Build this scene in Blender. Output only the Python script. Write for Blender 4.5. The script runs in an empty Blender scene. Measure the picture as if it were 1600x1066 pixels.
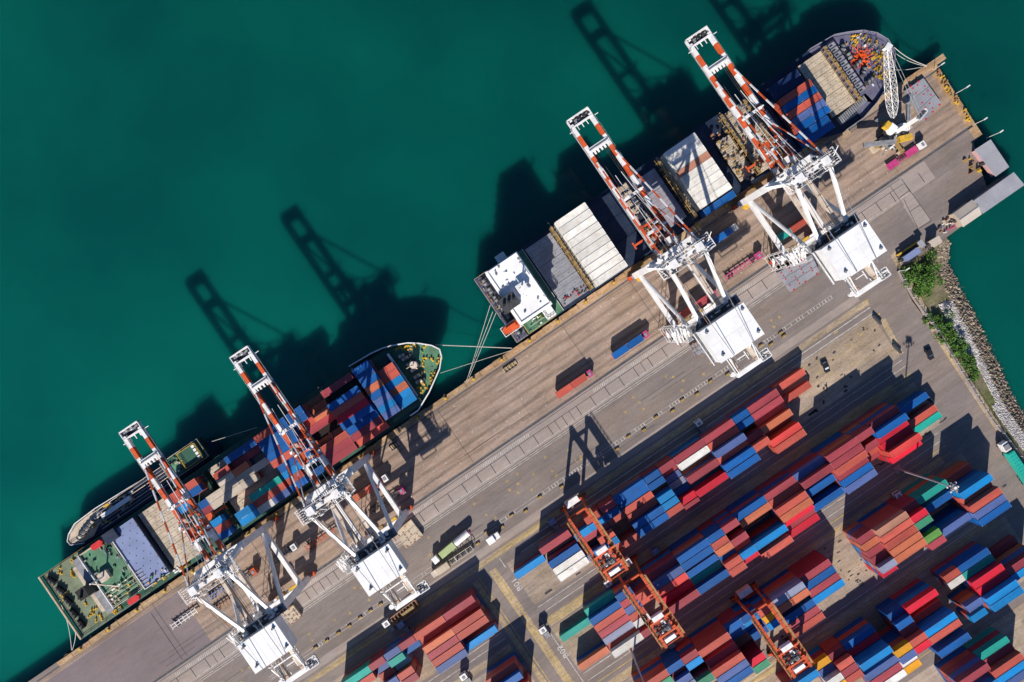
import bpy, math, random
from mathutils import Vector, Matrix
random.seed(7)
# ---------------------------------------------------------------- camera, sky, sun
H = 245.0                                     # flying height above the quay surface
SC = bpy.context.scene
cam = bpy.data.objects.new("camera", bpy.data.cameras.new("camera"))
SC.collection.objects.link(cam)
cam.location = (0, 0, H); cam.rotation_euler = (0, 0, 0)
cam.data.sensor_width = 36.0; cam.data.lens = 23.98
cam.data.clip_start = 1.0; cam.data.clip_end = 9000
SC.camera = cam
SUN_EL = 33.9; SUN_AZ_TO = 4.9                # shadows run up the picture, a little to the right
W = bpy.data.worlds.new("World"); SC.world = W; W.use_nodes = True
nt = W.node_tree; nt.nodes.clear()
sky = nt.nodes.new("ShaderNodeTexSky"); sky.sky_type = 'NISHITA'; sky.sun_disc = False
sky.sun_elevation = math.radians(SUN_EL); sky.sun_rotation = math.radians(180 + SUN_AZ_TO)
sky.air_density = 1.0; sky.dust_density = 0.3; sky.ozone_density = 10.0
bg = nt.nodes.new("ShaderNodeBackground"); bg.inputs[1].default_value = 0.066
wo = nt.nodes.new("ShaderNodeOutputWorld")
nt.links.new(sky.outputs[0], bg.inputs[0]); nt.links.new(bg.outputs[0], wo.inputs[0])
sl = bpy.data.lights.new("sun", 'SUN'); sl.energy = 5.0; sl.angle = math.radians(0.53); sl.color = (1.0, 0.92, 0.82)
so = bpy.data.objects.new("sun", sl); SC.collection.objects.link(so)
e = math.radians(SUN_EL); a = math.radians(SUN_AZ_TO)
so.rotation_euler = Vector((math.sin(a)*math.cos(e), math.cos(a)*math.cos(e), -math.sin(e))).to_track_quat('-Z', 'Y').to_euler()
SC.view_settings.view_transform = 'Standard'; SC.view_settings.look = 'None'
SC.view_settings.exposure = 0.36; SC.view_settings.gamma = 1.0
SC.render.resolution_x = 1024; SC.render.resolution_y = 682
# ---------------------------------------------------------------- survey frame
TH = math.radians(34.2); CT, ST = math.cos(TH), math.sin(TH)
def survey(px, py, z=0.0):
    """point of the aerial survey photo at height z -> quay frame (u along the quay, w towards the water)"""
    k = (H - z) / (4.35 * H)
    X = (px - 800) * k; Y = (533 - py) * k
    return (X*CT + Y*ST, -X*ST + Y*CT)
def world(u, w, z=0.0): return Vector((u*CT - w*ST, u*ST + w*CT, z))
def toworld(o, u, w, z=0.0, rot=0.0):
    o.location = world(u, w, z); o.rotation_euler = (0, 0, TH + rot); return o
# ---------------------------------------------------------------- materials
MATS = {}
def lin(c): return tuple(((x/255.0)/12.92 if x/255.0 <= 0.04045 else ((x/255.0+0.055)/1.055)**2.4) for x in c)
def mat(name, col, rough=0.6, var=0.25, scale=0.5, dirt=None, dirtamt=0.0, metal=0.0, bump=0.0, rnd=0.0, stretch=(1,1,1), spec=0.5, scale2=4.0):
    if name in MATS: return MATS[name]
    m = bpy.data.materials.new(name); m.use_nodes = True; t = m.node_tree; N = t.nodes; Lk = t.links
    b = N["Principled BSDF"]; b.inputs["Roughness"].default_value = rough; b.inputs["Metallic"].default_value = metal
    b.inputs["Specular IOR Level"].default_value = spec
    tc = N.new("ShaderNodeTexCoord"); mp = N.new("ShaderNodeMapping"); mp.inputs["Scale"].default_value = stretch
    Lk.new(tc.outputs["Object"], mp.inputs[0]); vec = mp.outputs[0]
    oi = N.new("ShaderNodeObjectInfo")
    if rnd > 0:
        ad = N.new("ShaderNodeVectorMath"); ad.operation = 'MULTIPLY_ADD'
        Lk.new(oi.outputs["Random"], ad.inputs[0]); ad.inputs[1].default_value = (97, 53, 31); Lk.new(mp.outputs[0], ad.inputs[2]); vec = ad.outputs[0]
    n1 = N.new("ShaderNodeTexNoise"); n1.inputs["Scale"].default_value = scale; n1.inputs["Detail"].default_value = 6
    n2 = N.new("ShaderNodeTexNoise"); n2.inputs["Scale"].default_value = scale2; n2.inputs["Detail"].default_value = 4
    Lk.new(vec, n1.inputs[0]); Lk.new(vec, n2.inputs[0])
    r = N.new("ShaderNodeMapRange"); r.inputs[1].default_value = 0.3; r.inputs[2].default_value = 0.7; r.inputs[3].default_value = 1-var; r.inputs[4].default_value = 1+var
    Lk.new(n1.outputs[0], r.inputs[0])
    r2 = N.new("ShaderNodeMapRange"); r2.inputs[1].default_value = 0.3; r2.inputs[2].default_value = 0.7; r2.inputs[3].default_value = 1-var*.6; r2.inputs[4].default_value = 1+var*.6
    Lk.new(n2.outputs[0], r2.inputs[0])
    mu = N.new("ShaderNodeMath"); mu.operation = 'MULTIPLY'; Lk.new(r.outputs[0], mu.inputs[0]); Lk.new(r2.outputs[0], mu.inputs[1]); val = mu.outputs[0]
    if rnd > 0:
        r3 = N.new("ShaderNodeMapRange"); r3.inputs[3].default_value = 1-rnd; r3.inputs[4].default_value = 1+rnd; Lk.new(oi.outputs["Random"], r3.inputs[0])
        m3 = N.new("ShaderNodeMath"); m3.operation = 'MULTIPLY'; Lk.new(val, m3.inputs[0]); Lk.new(r3.outputs[0], m3.inputs[1]); val = m3.outputs[0]
    vm = N.new("ShaderNodeVectorMath"); vm.operation = 'SCALE'; vm.inputs[0].default_value = col; Lk.new(val, vm.inputs[3])
    out = vm.outputs[0]
    if dirt is not None:
        n3 = N.new("ShaderNodeTexNoise"); n3.inputs["Scale"].default_value = scale*1.7; n3.inputs["Detail"].default_value = 8; n3.inputs["Roughness"].default_value = 0.65
        Lk.new(vec, n3.inputs[0])
        r4 = N.new("ShaderNodeMapRange"); r4.inputs[1].default_value = 0.48; r4.inputs[2].default_value = 0.68; r4.inputs[3].default_value = 0; r4.inputs[4].default_value = dirtamt
        Lk.new(n3.outputs[0], r4.inputs[0])
        mx = N.new("ShaderNodeMix"); mx.data_type = 'RGBA'; Lk.new(r4.outputs[0], mx.inputs[0]); Lk.new(out, mx.inputs[6]); mx.inputs[7].default_value = (*dirt, 1); out = mx.outputs[2]
    Lk.new(out, b.inputs["Base Color"])
    if bump > 0:
        bp = N.new("ShaderNodeBump"); bp.inputs["Strength"].default_value = bump; bp.inputs["Distance"].default_value = 0.05
        Lk.new(n2.outputs[0], bp.inputs["Height"]); Lk.new(bp.outputs[0], b.inputs["Normal"])
    MATS[name] = m; return m
# paints
white = mat("white_paint", (.78,.78,.78), .45, .10, .3, (.35,.27,.2), .25)
whiteroof = mat("white_roof", (.86,.87,.88), .5, .05, .2, (.5,.48,.45), .3)
cream = mat("weathered_cream_paint", (.58,.50,.42), .6, .2, .3, (.32,.17,.09), .5)
rustbrown = mat("rust_brown_paint", (.30,.15,.08), .7, .3, .5, (.12,.06,.04), .6)
orange = mat("signal_orange_paint", (.62,.10,.025), .5, .18, .5, (.25,.06,.03), .4)
gantryred = mat("gantry_orange_paint", (.52,.075,.012), .55, .3, .4, (.16,.035,.02), .6)
steel = mat("grey_steel", (.24,.25,.27), .55, .25, .6, (.12,.10,.09), .5)
darksteel = mat("dark_steel", (.05,.052,.058), .6, .3, .8)
black = mat("black_rubber", (.015,.015,.017), .8, .2, 1)
yellow = mat("yellow_paint", (.62,.38,.03), .55, .2, .6, (.3,.18,.05), .4)
glass = mat("dark_glass", (.03,.04,.05), .15, .1, 1)
redp = mat("red_paint", (.55,.03,.03), .5, .2, .8)
pink = mat("magenta_paint", (.48,.05,.19), .5, .2, .8, (.3,.04,.12), .3)
green_deck = mat("green_deck_paint", (.075,.20,.115), .65, .3, .25, (.10,.15,.10), .6, scale2=1.5)
green_dark = mat("dark_green_deck_paint", (.02,.09,.06), .65, .3, .25, (.05,.08,.05), .5)
olive_deck = mat("olive_deck_paint", (.15,.19,.12), .7, .25, .3, (.20,.17,.11), .5)
purple_deck = mat("grey_violet_deck_paint", (.12,.12,.20), .7, .25, .3, (.20,.16,.15), .5)
hatch_blue = mat("slate_blue_hatch_paint", (.20,.25,.43), .6, .12, .2, (.2,.2,.27), .3)
hatch_cream = mat("beige_hatch_paint", (.50,.42,.32), .65, .2, .3, (.25,.17,.10), .5)
hatch_grey = mat("grey_hatch_paint", (.27,.28,.32), .65, .2, .3, (.2,.15,.12), .3)
hatch_navy_shaded = mat("shade_dark_navy_hatch", (.006,.018,.05), .6, .25, .2, (.05,.06,.08), .4)  # navy, darkened to carry the shadow lying over the holds
hull_navy = mat("navy_hull_paint", (.012,.02,.05), .5, .2, .1)
hull_green = mat("dark_green_hull_paint", (.01,.03,.025), .5, .2, .1)
brass = mat("ochre_steel", (.33,.22,.08), .7, .35, .8, (.12,.08,.05), .6)
hold = mat("hold_shade_black", (.01,.008,.008), .9, .2, 1)
rope = mat("mooring_rope", (.50,.50,.45), .8, .1, 2)
CC = {'R':((.50,.092,.062),"rust red"),'M':((.34,.050,.066),"maroon"),'C':((.60,.012,.035),"crimson"),'L':((.64,.06,.05),"bright red"),
 'B':((.001,.095,.34),"blue"),'S':((.001,.22,.55),"sky blue"),'W':((.74,.73,.68),"cream white"),'G':((.25,.27,.38),"grey"),
 'T':((.012,.36,.29),"teal"),'E':((.05,.27,.15),"green"),'F':((.12,.30,.06),"grass green"),'Y':((.80,.36,.01),"yellow"),
 'P':((.08,.13,.33),"slate blue"),'O':((.54,.15,.07),"orange"),'K':((.42,.20,.13),"tan"),
 'H':((.52,.45,.36),"beige"),'N':((.006,.022,.085),"shade dark blue")}  # N: blue with the crane's deep shadow put into the colour
def cmat(c):
    col, n = CC[c]
    if c=="W": return mat("cream_white_container_paint",col,.5,.10,.25,(.45,.38,.28),.5,rnd=.24)
    return mat(n.replace(' ','_')+"_container_paint", col, .5, .15, .22, tuple(x*.62+.03 for x in col), .45, rnd=.20, stretch=(.5,1.6,1), scale2=2.2)
# ---------------------------------------------------------------- mesh builder
class MB:
    def __init__(s): s.v=[]; s.f=[]; s.m=[]; s.ms=[]
    def mi(s, m):
        if m not in s.ms: s.ms.append(m)
        return s.ms.index(m)
    def add(s, vs, fs, m):
        b=len(s.v); s.v+= [tuple(p) for p in vs]; k=s.mi(m)
        for f in fs: s.f.append(tuple(b+i for i in f)); s.m.append(k)
        return s
    def box(s, x0,x1,y0,y1,z0,z1,m,top=None):
        if x0>x1: x0,x1=x1,x0
        if y0>y1: y0,y1=y1,y0
        s.add([(x0,y0,z0),(x1,y0,z0),(x1,y1,z0),(x0,y1,z0),(x0,y0,z1),(x1,y0,z1),(x1,y1,z1),(x0,y1,z1)],
              [(3,2,1,0),(0,1,5,4),(1,2,6,5),(2,3,7,6),(3,0,4,7)],m)
        b=len(s.v)-4; s.f.append((b,b+1,b+2,b+3)); s.m.append(s.mi(top or m)); return s
    def cbox(s,cx,cy,z0,lx,ly,lz,m,rot=0,top=None):
        n=len(s.v); s.box(-lx/2,lx/2,-ly/2,ly/2,z0,z0+lz,m,top); c,d=math.cos(rot),math.sin(rot)
        for i in range(n,len(s.v)):
            x,y,z=s.v[i]; s.v[i]=(cx+x*c-y*d,cy+x*d+y*c,z)
        return s
    def beam(s,p,q,w,h,m):
        p=Vector(p);q=Vector(q);d=(q-p).normalized(); up=Vector((0,0,1))
        if abs(d.z)>.97: up=Vector((0,1,0))
        r=d.cross(up).normalized(); t=r.cross(d).normalized()
        c=[(-1,-1),(1,-1),(1,1),(-1,1)]
        vs=[p+r*(a*w/2)+t*(b*h/2) for a,b in c]+[q+r*(a*w/2)+t*(b*h/2) for a,b in c]
        return s.add(vs,[(3,2,1,0),(4,5,6,7),(0,1,5,4),(1,2,6,5),(2,3,7,6),(3,0,4,7)],m)
    def tube(s,p,q,r,m,n=6,r2=None):
        p=Vector(p);q=Vector(q);d=(q-p).normalized(); up=Vector((0,0,1)) if abs(d.z)<.97 else Vector((0,1,0))
        a=d.cross(up).normalized(); t=a.cross(d); r2=r if r2 is None else r2
        vs=[]
        for c,rr in ((p,r),(q,r2)):
            for i in range(n):
                g=2*math.pi*i/n; vs.append(c+a*(math.cos(g)*rr)+t*(math.sin(g)*rr))
        fs=[(i,(i+1)%n,n+(i+1)%n,n+i) for i in range(n)]+[tuple(range(n))[::-1],tuple(range(n,2*n))]
        return s.add(vs,fs,m)
    def prism(s,poly,z0,z1,m,top=None,top_off=None):
        n=len(poly); A=sum(poly[i][0]*poly[(i+1)%n][1]-poly[(i+1)%n][0]*poly[i][1] for i in range(n))
        if A<0: poly=poly[::-1]
        lo=top_off or poly
        if top_off and A<0: lo=top_off[::-1]
        s.add([(x,y,z0) for x,y in lo]+[(x,y,z1) for x,y in poly],[(i,(i+1)%n,n+(i+1)%n,n+i) for i in range(n)]+[tuple(range(n))[::-1]],m)
        b=len(s.v)-n; s.f.append(tuple(range(b,b+n))); s.m.append(s.mi(top or m)); return s
    def build(s,name,parent=None,label=None):
        me=bpy.data.meshes.new(name); me.from_pydata(s.v,[],s.f)
        for m in s.ms: me.materials.append(m)
        me.polygons.foreach_set("material_index",s.m); me.update()
        o=bpy.data.objects.new(name,me); SC.collection.objects.link(o)
        if parent is not None: o.parent=parent
        if label: o["label"]=label
        return o
def tag(o,label,cat,group=None):
    o["label"]=label; o["category"]=cat
    if group: o["group"]=group
    return o
def empty(name,u,w,z=0,rot=0):
    o=bpy.data.objects.new(name,None); o.empty_display_size=1; SC.collection.objects.link(o); toworld(o,u,w,z,rot); return o
def structure(o): o["kind"]="structure"; toworld(o,0,0); return o
def link_copy(o,parent=None):
    c=o.copy(); SC.collection.objects.link(c); c.parent=parent
    for ch in o.children: link_copy(ch,c)
    return c
# ---------------------------------------------------------------- ground materials
def gmat(name, col, warm, streak=.25, blotch=.2, speck=.15, slab=None, stain=(.05,.045,.045), stainamt=.5, rough=.85, bands=0):
    m=bpy.data.materials.new(name); m.use_nodes=True; t=m.node_tree; N=t.nodes; Lk=t.links
    b=N["Principled BSDF"]; b.inputs["Roughness"].default_value=rough; b.inputs["Specular IOR Level"].default_value=.25
    tc=N.new("ShaderNodeTexCoord")
    def noise(sc,scale,det=5,r=.55):
        mp=N.new("ShaderNodeMapping"); mp.inputs["Scale"].default_value=sc; Lk.new(tc.outputs["Object"],mp.inputs[0])
        n=N.new("ShaderNodeTexNoise"); n.inputs["Scale"].default_value=scale; n.inputs["Detail"].default_value=det; n.inputs["Roughness"].default_value=r
        Lk.new(mp.outputs[0],n.inputs[0]); return n.outputs[0]
    def rng(i,a,b2,lo=.3,hi=.7):
        r=N.new("ShaderNodeMapRange"); r.inputs[1].default_value=lo; r.inputs[2].default_value=hi; r.inputs[3].default_value=a; r.inputs[4].default_value=b2; Lk.new(i,r.inputs[0]); return r.outputs[0]
    def mul(x,y):
        k=N.new("ShaderNodeMath"); k.operation='MULTIPLY'; Lk.new(x,k.inputs[0]); Lk.new(y,k.inputs[1]); return k.outputs[0]
    v=mul(rng(noise((.010,.23,1),1.0,3),1-streak,1+streak), rng(noise((1,1,1),.045,6),1-blotch,1+blotch))
    v=mul(v, rng(noise((1,1,1),1.3,6,.7),1-speck,1+speck))
    v=mul(v, rng(noise((.2,.9,1),1.0,5),1-speck*.7,1+speck))
    if bands:
        wv=N.new("ShaderNodeTexWave"); wv.wave_type='BANDS'; wv.bands_direction='Y'; wv.inputs["Scale"].default_value=.0805; wv.inputs["Distortion"].default_value=.5; wv.inputs["Detail"].default_value=3; wv.inputs["Detail Scale"].default_value=.6
        mp=N.new("ShaderNodeMapping"); mp.inputs["Scale"].default_value=(.05,1,1); mp.inputs["Location"].default_value=(0,.3,0); Lk.new(tc.outputs["Object"],mp.inputs[0]); Lk.new(mp.outputs[0],wv.inputs[0])
        v=mul(v,rng(wv.outputs[1],1.0,1-bands,.62,1.0))
        v=mul(v,rng(noise((.06,.35,1),1.0,6,.65),1-bands*.8,1+bands*.2,.35,.55))
    if slab:
        br=N.new("ShaderNodeTexBrick"); br.offset=0; br.inputs["Color1"].default_value=(1,1,1,1); br.inputs["Color2"].default_value=(.95,.95,.95,1); br.inputs["Mortar"].default_value=(.74,.74,.74,1)
        br.inputs["Scale"].default_value=1; br.inputs["Mortar Size"].default_value=.07; br.inputs["Brick Width"].default_value=slab[0]; br.inputs["Row Height"].default_value=slab[1]
        Lk.new(tc.outputs["Object"],br.inputs[0]); v=mul(v,br.outputs[0])
    mx=N.new("ShaderNodeMix"); mx.data_type='RGBA'; Lk.new(rng(noise((.35,1,1),.09,7,.6),0,1,.42,.62),mx.inputs[0]); mx.inputs[6].default_value=(*col,1); mx.inputs[7].default_value=(*warm,1)
    s=N.new("ShaderNodeVectorMath"); s.operation='SCALE'; Lk.new(mx.outputs[2],s.inputs[0]); Lk.new(v,s.inputs[3])
    m2=N.new("ShaderNodeMix"); m2.data_type='RGBA'; Lk.new(rng(noise((.55,1,1),.28,8,.68),0,stainamt,.58,.74),m2.inputs[0]); Lk.new(s.outputs[0],m2.inputs[6]); m2.inputs[7].default_value=(*stain,1)
    Lk.new(m2.outputs[2],b.inputs["Base Color"]); MATS[name]=m; return m
asphalt=gmat("worn_asphalt",(.20,.172,.162),(.225,.182,.158),.16,.12,.12,stainamt=.35)
apron_c=gmat("apron_concrete",(.335,.252,.205),(.36,.262,.195),.09,.14,.16,(9.3,7.8),stain=(.13,.10,.09),stainamt=.6,bands=.27)
coping_c=gmat("coping_concrete",(.40,.28,.17),(.34,.21,.11),.15,.25,.3,stain=(.10,.07,.05),stainamt=.8)
panel_c=gmat("panel_concrete",(.32,.275,.255),(.34,.28,.245),.08,.10,.10,stainamt=.2)
lane_c=gmat("light_lane_concrete",(.30,.258,.238),(.32,.262,.225),.1,.1,.1,stainamt=.3)
pad_c=gmat("yard_slab_concrete",(.31,.252,.205),(.345,.268,.19),.2,.22,.22,(6.4,2.8),stain=(.10,.075,.06),stainamt=.7)
verge_c=gmat("sandy_verge",(.33,.262,.19),(.37,.28,.16),.25,.25,.3,stain=(.12,.09,.06),stainamt=.5)
purple_c=gmat("sealed_asphalt",(.20,.165,.175),(.215,.172,.17),.06,.1,.08,stainamt=.3)
linew=mat("white_road_paint",(.50,.48,.45),.8,.35,.5,(.2,.18,.16),.7)
liney=mat("yellow_road_paint",(.48,.34,.08),.8,.35,.5,(.25,.2,.14),.7)
tyre=mat("tyre_mark",(.10,.085,.08),.9,.5,.6)
linedk=mat("tar_joint",(.045,.04,.045),.9,.3,.4)
water_m=bpy.data.materials.new("harbour_water"); water_m.use_nodes=True
t=water_m.node_tree;N=t.nodes;Lk=t.links;b=N["Principled BSDF"];b.inputs["Roughness"].default_value=.12;b.inputs["Specular IOR Level"].default_value=.3
b.subsurface_method="BURLEY"; b.inputs["Subsurface Weight"].default_value=1.0; b.inputs["Subsurface Radius"].default_value=(1,1,1); b.inputs["Subsurface Scale"].default_value=7.0
tc=N.new("ShaderNodeTexCoord")
def wn(scale,det=4,sc=(1,1,1)):
    mp=N.new("ShaderNodeMapping"); mp.inputs["Scale"].default_value=sc; Lk.new(tc.outputs["Object"],mp.inputs[0])
    n=N.new("ShaderNodeTexNoise"); n.inputs["Scale"].default_value=scale; n.inputs["Detail"].default_value=det; Lk.new(mp.outputs[0],n.inputs[0]); return n.outputs[0]
r=N.new("ShaderNodeMapRange"); Lk.new(wn(.012,5),r.inputs[0]); r.inputs[1].default_value=.35; r.inputs[2].default_value=.65
mx=N.new("ShaderNodeMix"); mx.data_type='RGBA'; Lk.new(r.outputs[0],mx.inputs[0]); mx.inputs[6].default_value=(.0006,.062,.056,1); mx.inputs[7].default_value=(.0012,.100,.077,1)
sx=N.new("ShaderNodeSeparateXYZ"); Lk.new(tc.outputs["Object"],sx.inputs[0])
ma=N.new("ShaderNodeMath"); ma.operation='MULTIPLY_ADD'; Lk.new(sx.outputs[0],ma.inputs[0]); ma.inputs[1].default_value=1.0; Lk.new(sx.outputs[1],ma.inputs[2])   # water colour grows paler down the harbour
mr=N.new("ShaderNodeMapRange"); Lk.new(ma.outputs[0],mr.inputs[0]); mr.inputs[1].default_value=170; mr.inputs[2].default_value=-150; mr.inputs[3].default_value=.80; mr.inputs[4].default_value=1.22
vs_=N.new("ShaderNodeVectorMath"); vs_.operation='SCALE'; Lk.new(mx.outputs[2],vs_.inputs[0]); Lk.new(mr.outputs[0],vs_.inputs[3]); Lk.new(vs_.outputs[0],b.inputs["Base Color"])
bp=N.new("ShaderNodeBump"); bp.inputs["Strength"].default_value=.45; bp.inputs["Distance"].default_value=.08
Lk.new(wn(.35,6,(1,2.2,1)),bp.inputs["Height"]); Lk.new(bp.outputs[0],b.inputs["Normal"])
WL=-4.0
m=MB(); m.add([(-4000,-4000,WL),(4000,-4000,WL),(4000,4000,WL),(-4000,4000,WL)],[(0,1,2,3)],water_m); structure(m.build("sea_water"))
# ---------------------------------------------------------------- land and quay
S=survey
def edge(u): return -3.3+(u+193.5)*.0046-.15
corner=[S(1463,100),S(1535,210),S(1521,222),S(1531,262),S(1545,300),S(1505,352),S(1478,372),S(1440,398),S(1402,424)]
shore=[S(1402,424),S(1425,470),S(1462,520),S(1500,583),S(1545,655),S(1600,728),S(1680,850),S(1760,980)]
land=[(-360,edge(-360)),(corner[0][0],edge(corner[0][0]))]+corner+shore[1:]+[(230,-420),(-360,-420)]
m=MB(); m.prism(land,-7,0,asphalt); structure(m.build("quay_ground"))
def sheet(name,polys,mt,z):
    m=MB()
    for p in polys:
        A=sum(p[i][0]*p[(i+1)%len(p)][1]-p[(i+1)%len(p)][0]*p[i][1] for i in range(len(p)))
        if A<0: p=p[::-1]
        m.add([(x,y,z) for x,y in p],[tuple(range(len(p)))],mt)
    return structure(m.build(name))
def strip(u0,u1,w0,w1): return [(u0,w1),(u1,w1),(u1,w0),(u0,w0)]
UR=S(1535,212)[0]
cu=corner[0][0]
sheet("apron",[[(-360,edge(-360)-2),(cu-.3,edge(cu)-2),(S(1535,212)[0]-.2,-28.4),(-360,-28.4)]],apron_c,.004)
sheet("sealed_apron",[strip(-250,-150,-28.4,-7)],purple_c,.008)
m=MB()   # raised coping along the quay edge, broken in short lengths
u=-200.0
while u<cu-2:
    l=random.uniform(5,9); wv=random.uniform(-.25,.25)
    m.box(u,u+l-.15,edge(u)-2.0,edge(u)+.1+wv,-1.2,.22,coping_c); u+=l
structure(m.build("quay_coping"))
sheet("east_coping",[[S(1463,100),S(1535,210),S(1523,217),S(1450,109)]],coping_c,.012)
sheet("panel_strip",[strip(-360,S(1440,262)[0]+2,-37.0,-29.6)],panel_c,.004)
ps=S(1418,300); sheet("panel_pads",[[S(1408,276),S(1420,297),S(1455,344),S(1434,357),S(1404,312),S(1390,290)]],panel_c,.008)
sheet("sealed_lane",[strip(-360,122,-50.6,-38.2)],asphalt,.004)
sheet("light_lane",[strip(-360,S(1338,462)[0],-58.3,-55.5)],lane_c,.004)
sheet("verge_lane",[strip(-360,S(1355,470)[0],-61.3,-59.2)],verge_c,.004)
pads=[strip(-46.5,112,-83.0,-65.0),strip(-360,-62,-83.0,-65.0),strip(-46.5,111,-111.2,-93.2),strip(-360,-62,-111.2,-93.2),
 strip(-46.5,111,-143.2,-124.0),strip(-360,-62,-143.2,-124.0),strip(-46.5,111,-174.5,-151.6),strip(-46.5,111,-200,-181)]
sheet("yard_pads",pads,pad_c,.004)
sheet("yard_verges",[strip(-46,104,-92.6,-89.2),strip(-46,104,-123.5,-120.6),strip(-46,104,-151.2,-147.5),strip(-60.5,-58.5,-140,-64),strip(-53.5,-50.5,-140,-64),strip(-360,-62,-92,-89.5)],verge_c,.004)
sheet("road_shoulder",[[S(1392,400),S(1398,392),S(1470,520),S(1600,722),S(1600,740),S(1462,530)],[S(1375,500),S(1383,497),S(1412,552),S(1404,556)]],verge_c,.008)
# painted lines, joints, markers: thin paint on the ground
m=MB()
def pl(u0,u1,w,wd=.22,mt=linew,z=.016): m.add([(u0,w-wd/2,z),(u1,w-wd/2,z),(u1,w+wd/2,z),(u0,w+wd/2,z)],[(0,1,2,3)],mt)
def pv(w0,w1,u,wd=.22,mt=linew,z=.020): m.add([(u-wd/2,min(w0,w1),z),(u+wd/2,min(w0,w1),z),(u+wd/2,max(w0,w1),z),(u-wd/2,max(w0,w1),z)],[(0,1,2,3)],mt)
pl(-360,UR-1,-29.0,.9,linedk,.012); pl(-360,UR-1,-28.75,.12,steel,.018); pl(-360,UR-1,-29.3,.12,steel,.018)
pl(-210,cu-1,-5.3,.55,linedk,.012); pl(-210,cu-1,-5.3,.12,steel,.018)
for w in (-30.1,-32.3,-36.2,-37.6,-38.3): pl(-360,(118 if w<-36.5 else 148),w,.18,linedk if w>-33 else linew)
u=-205
while u<S(1440,262)[0]:
    pv(-32.2,-36.2,u,.25,linedk); u+=6.2
    if random.random()<.12: pv(-32.2,-36.2,u-3.1,.2,linedk)
for i in range(430):
    u=-205+i*.75
    if (int(u/14)%3)!=0: m.add([(u,-31.9,.02),(u+.22,-31.9,.02),(u+.6,-30.7,.02),(u+.38,-30.7,.02)],[(0,1,2,3)],linew)
u=-140
while u<104:
    if random.random()<(.8 if u>-20 else .25): pv(-50.9,-51.9,u,.3)
    u+=1.25
pl(-140,104,-50.8,.12); pl(-140,104,-52.0,.12)
for w in (-62.3,-64.6): pl(-40,S(1362,484)[0],w,.3)
pl(-46,-12,-59.6,.18,liney); pl(-140,60,-60.6,.25,liney)
for w in (-84.4,-86.9): pl(-46,112,w,.2); pl(-150,-62,w,.2)
for w in (-89.9,-91.4): pl(-46,112,w,.25,liney)
for w in (-113.2,-116.2,-146.0,-148.7): pl(-46,108,w,.22)
for w in (-118.6,-121.6,-149.9,-151.2,-176.5): pl(-46,108,w,.25,liney)
for u in (-59.3,-57.6,-53,-51.4): pv(-64,-150,u,.28,liney)
pv(-88,-150,-47.6,.25); pv(-62,-66,-47.6,.25)
for w in (-7.6,-11.4,-15.2,-19.0,-22.8,-25.9):      # white studs on the apron
    u=-148+random.uniform(0,3)
    while u<150:
        if random.random()<.8: m.box(u,u+.32,w-.16+random.uniform(-.2,.2),w+.16,.02,.06,linew)
        u+=5.3
for i in range(64):                                  # faded yellow crosses
    u=random.uniform(-150,85); w=random.choice([-41,-43.5,-46.5,-48.5])+random.uniform(-.6,.6)
    pl(u-.65,u+.65,w,.2,liney,.024); pv(w-.65,w+.65,u,.2,liney,.028)
for i in range(26):
    u,w=random.uniform(78,110),random.uniform(-80,-66); pl(u-.6,u+.6,w,.25,liney,.024)
for px,py in ((1354,470),(1372,492),(1398,540),(1306,520)):
    u,w=S(px,py); pl(u-.8,u+.8,w,.4,liney,.024)
structure(m.build("painted_markings"))
# tar repairs and skid marks
m=MB()
for i in range(40):
    u=random.uniform(-200,120); w=random.choice([-8,-12,-24,-26,-44,-49,-54])+random.uniform(-1.5,1.5); l=random.uniform(4,26)
    pl(u,u+l,w,random.uniform(.06,.14),linedk,.032)
for u in (-160,-118,-36,18,47,75,120): pv(-28,-5.6,u,.14,linedk,.036)
u,w=S(200,905); pv(-28.2,-8,S(210,920)[0],.2,linedk,.036)
def pline(x1,y1,x2,y2,wd=.18,mt=linedk):
    p=Vector(S(x1,y1)); q=Vector(S(x2,y2)); d=(q-p).normalized(); n=Vector((-d.y,d.x))*wd/2
    m.add([(*(p-n),.04),(*(q-n),.04),(*(q+n),.04),(*(p+n),.04)],[(0,1,2,3)],mt)
pline(1408,279,1455,345);pline(1391,291,1412,322);pline(1422,297,1404,310);pline(1438,320,1421,331);pline(1412,311,1434,357);pline(1455,345,1436,357)
structure(m.build("tar_joints"))
# block numbers painted on the ground
def ground_text(txt,px,py):
    c=bpy.data.curves.new("number","FONT"); c.body=txt; c.size=3.0; c.align_x='CENTER'; c.align_y='CENTER'; c.space_character=1.1; c.offset=.05
    o=bpy.data.objects.new("block_number",c); SC.collection.objects.link(o)
    u,w=S(px,py); o.location=world(u,w,.04); o.rotation_euler=(0,0,math.radians(127)); c.materials.append(mat("number_paint",(.46,.43,.41),.8,.4,.8))
    return o
ground_text("B01",808,913)["kind"]="structure"
ground_text("B02",880,1018)["kind"]="structure"
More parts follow.
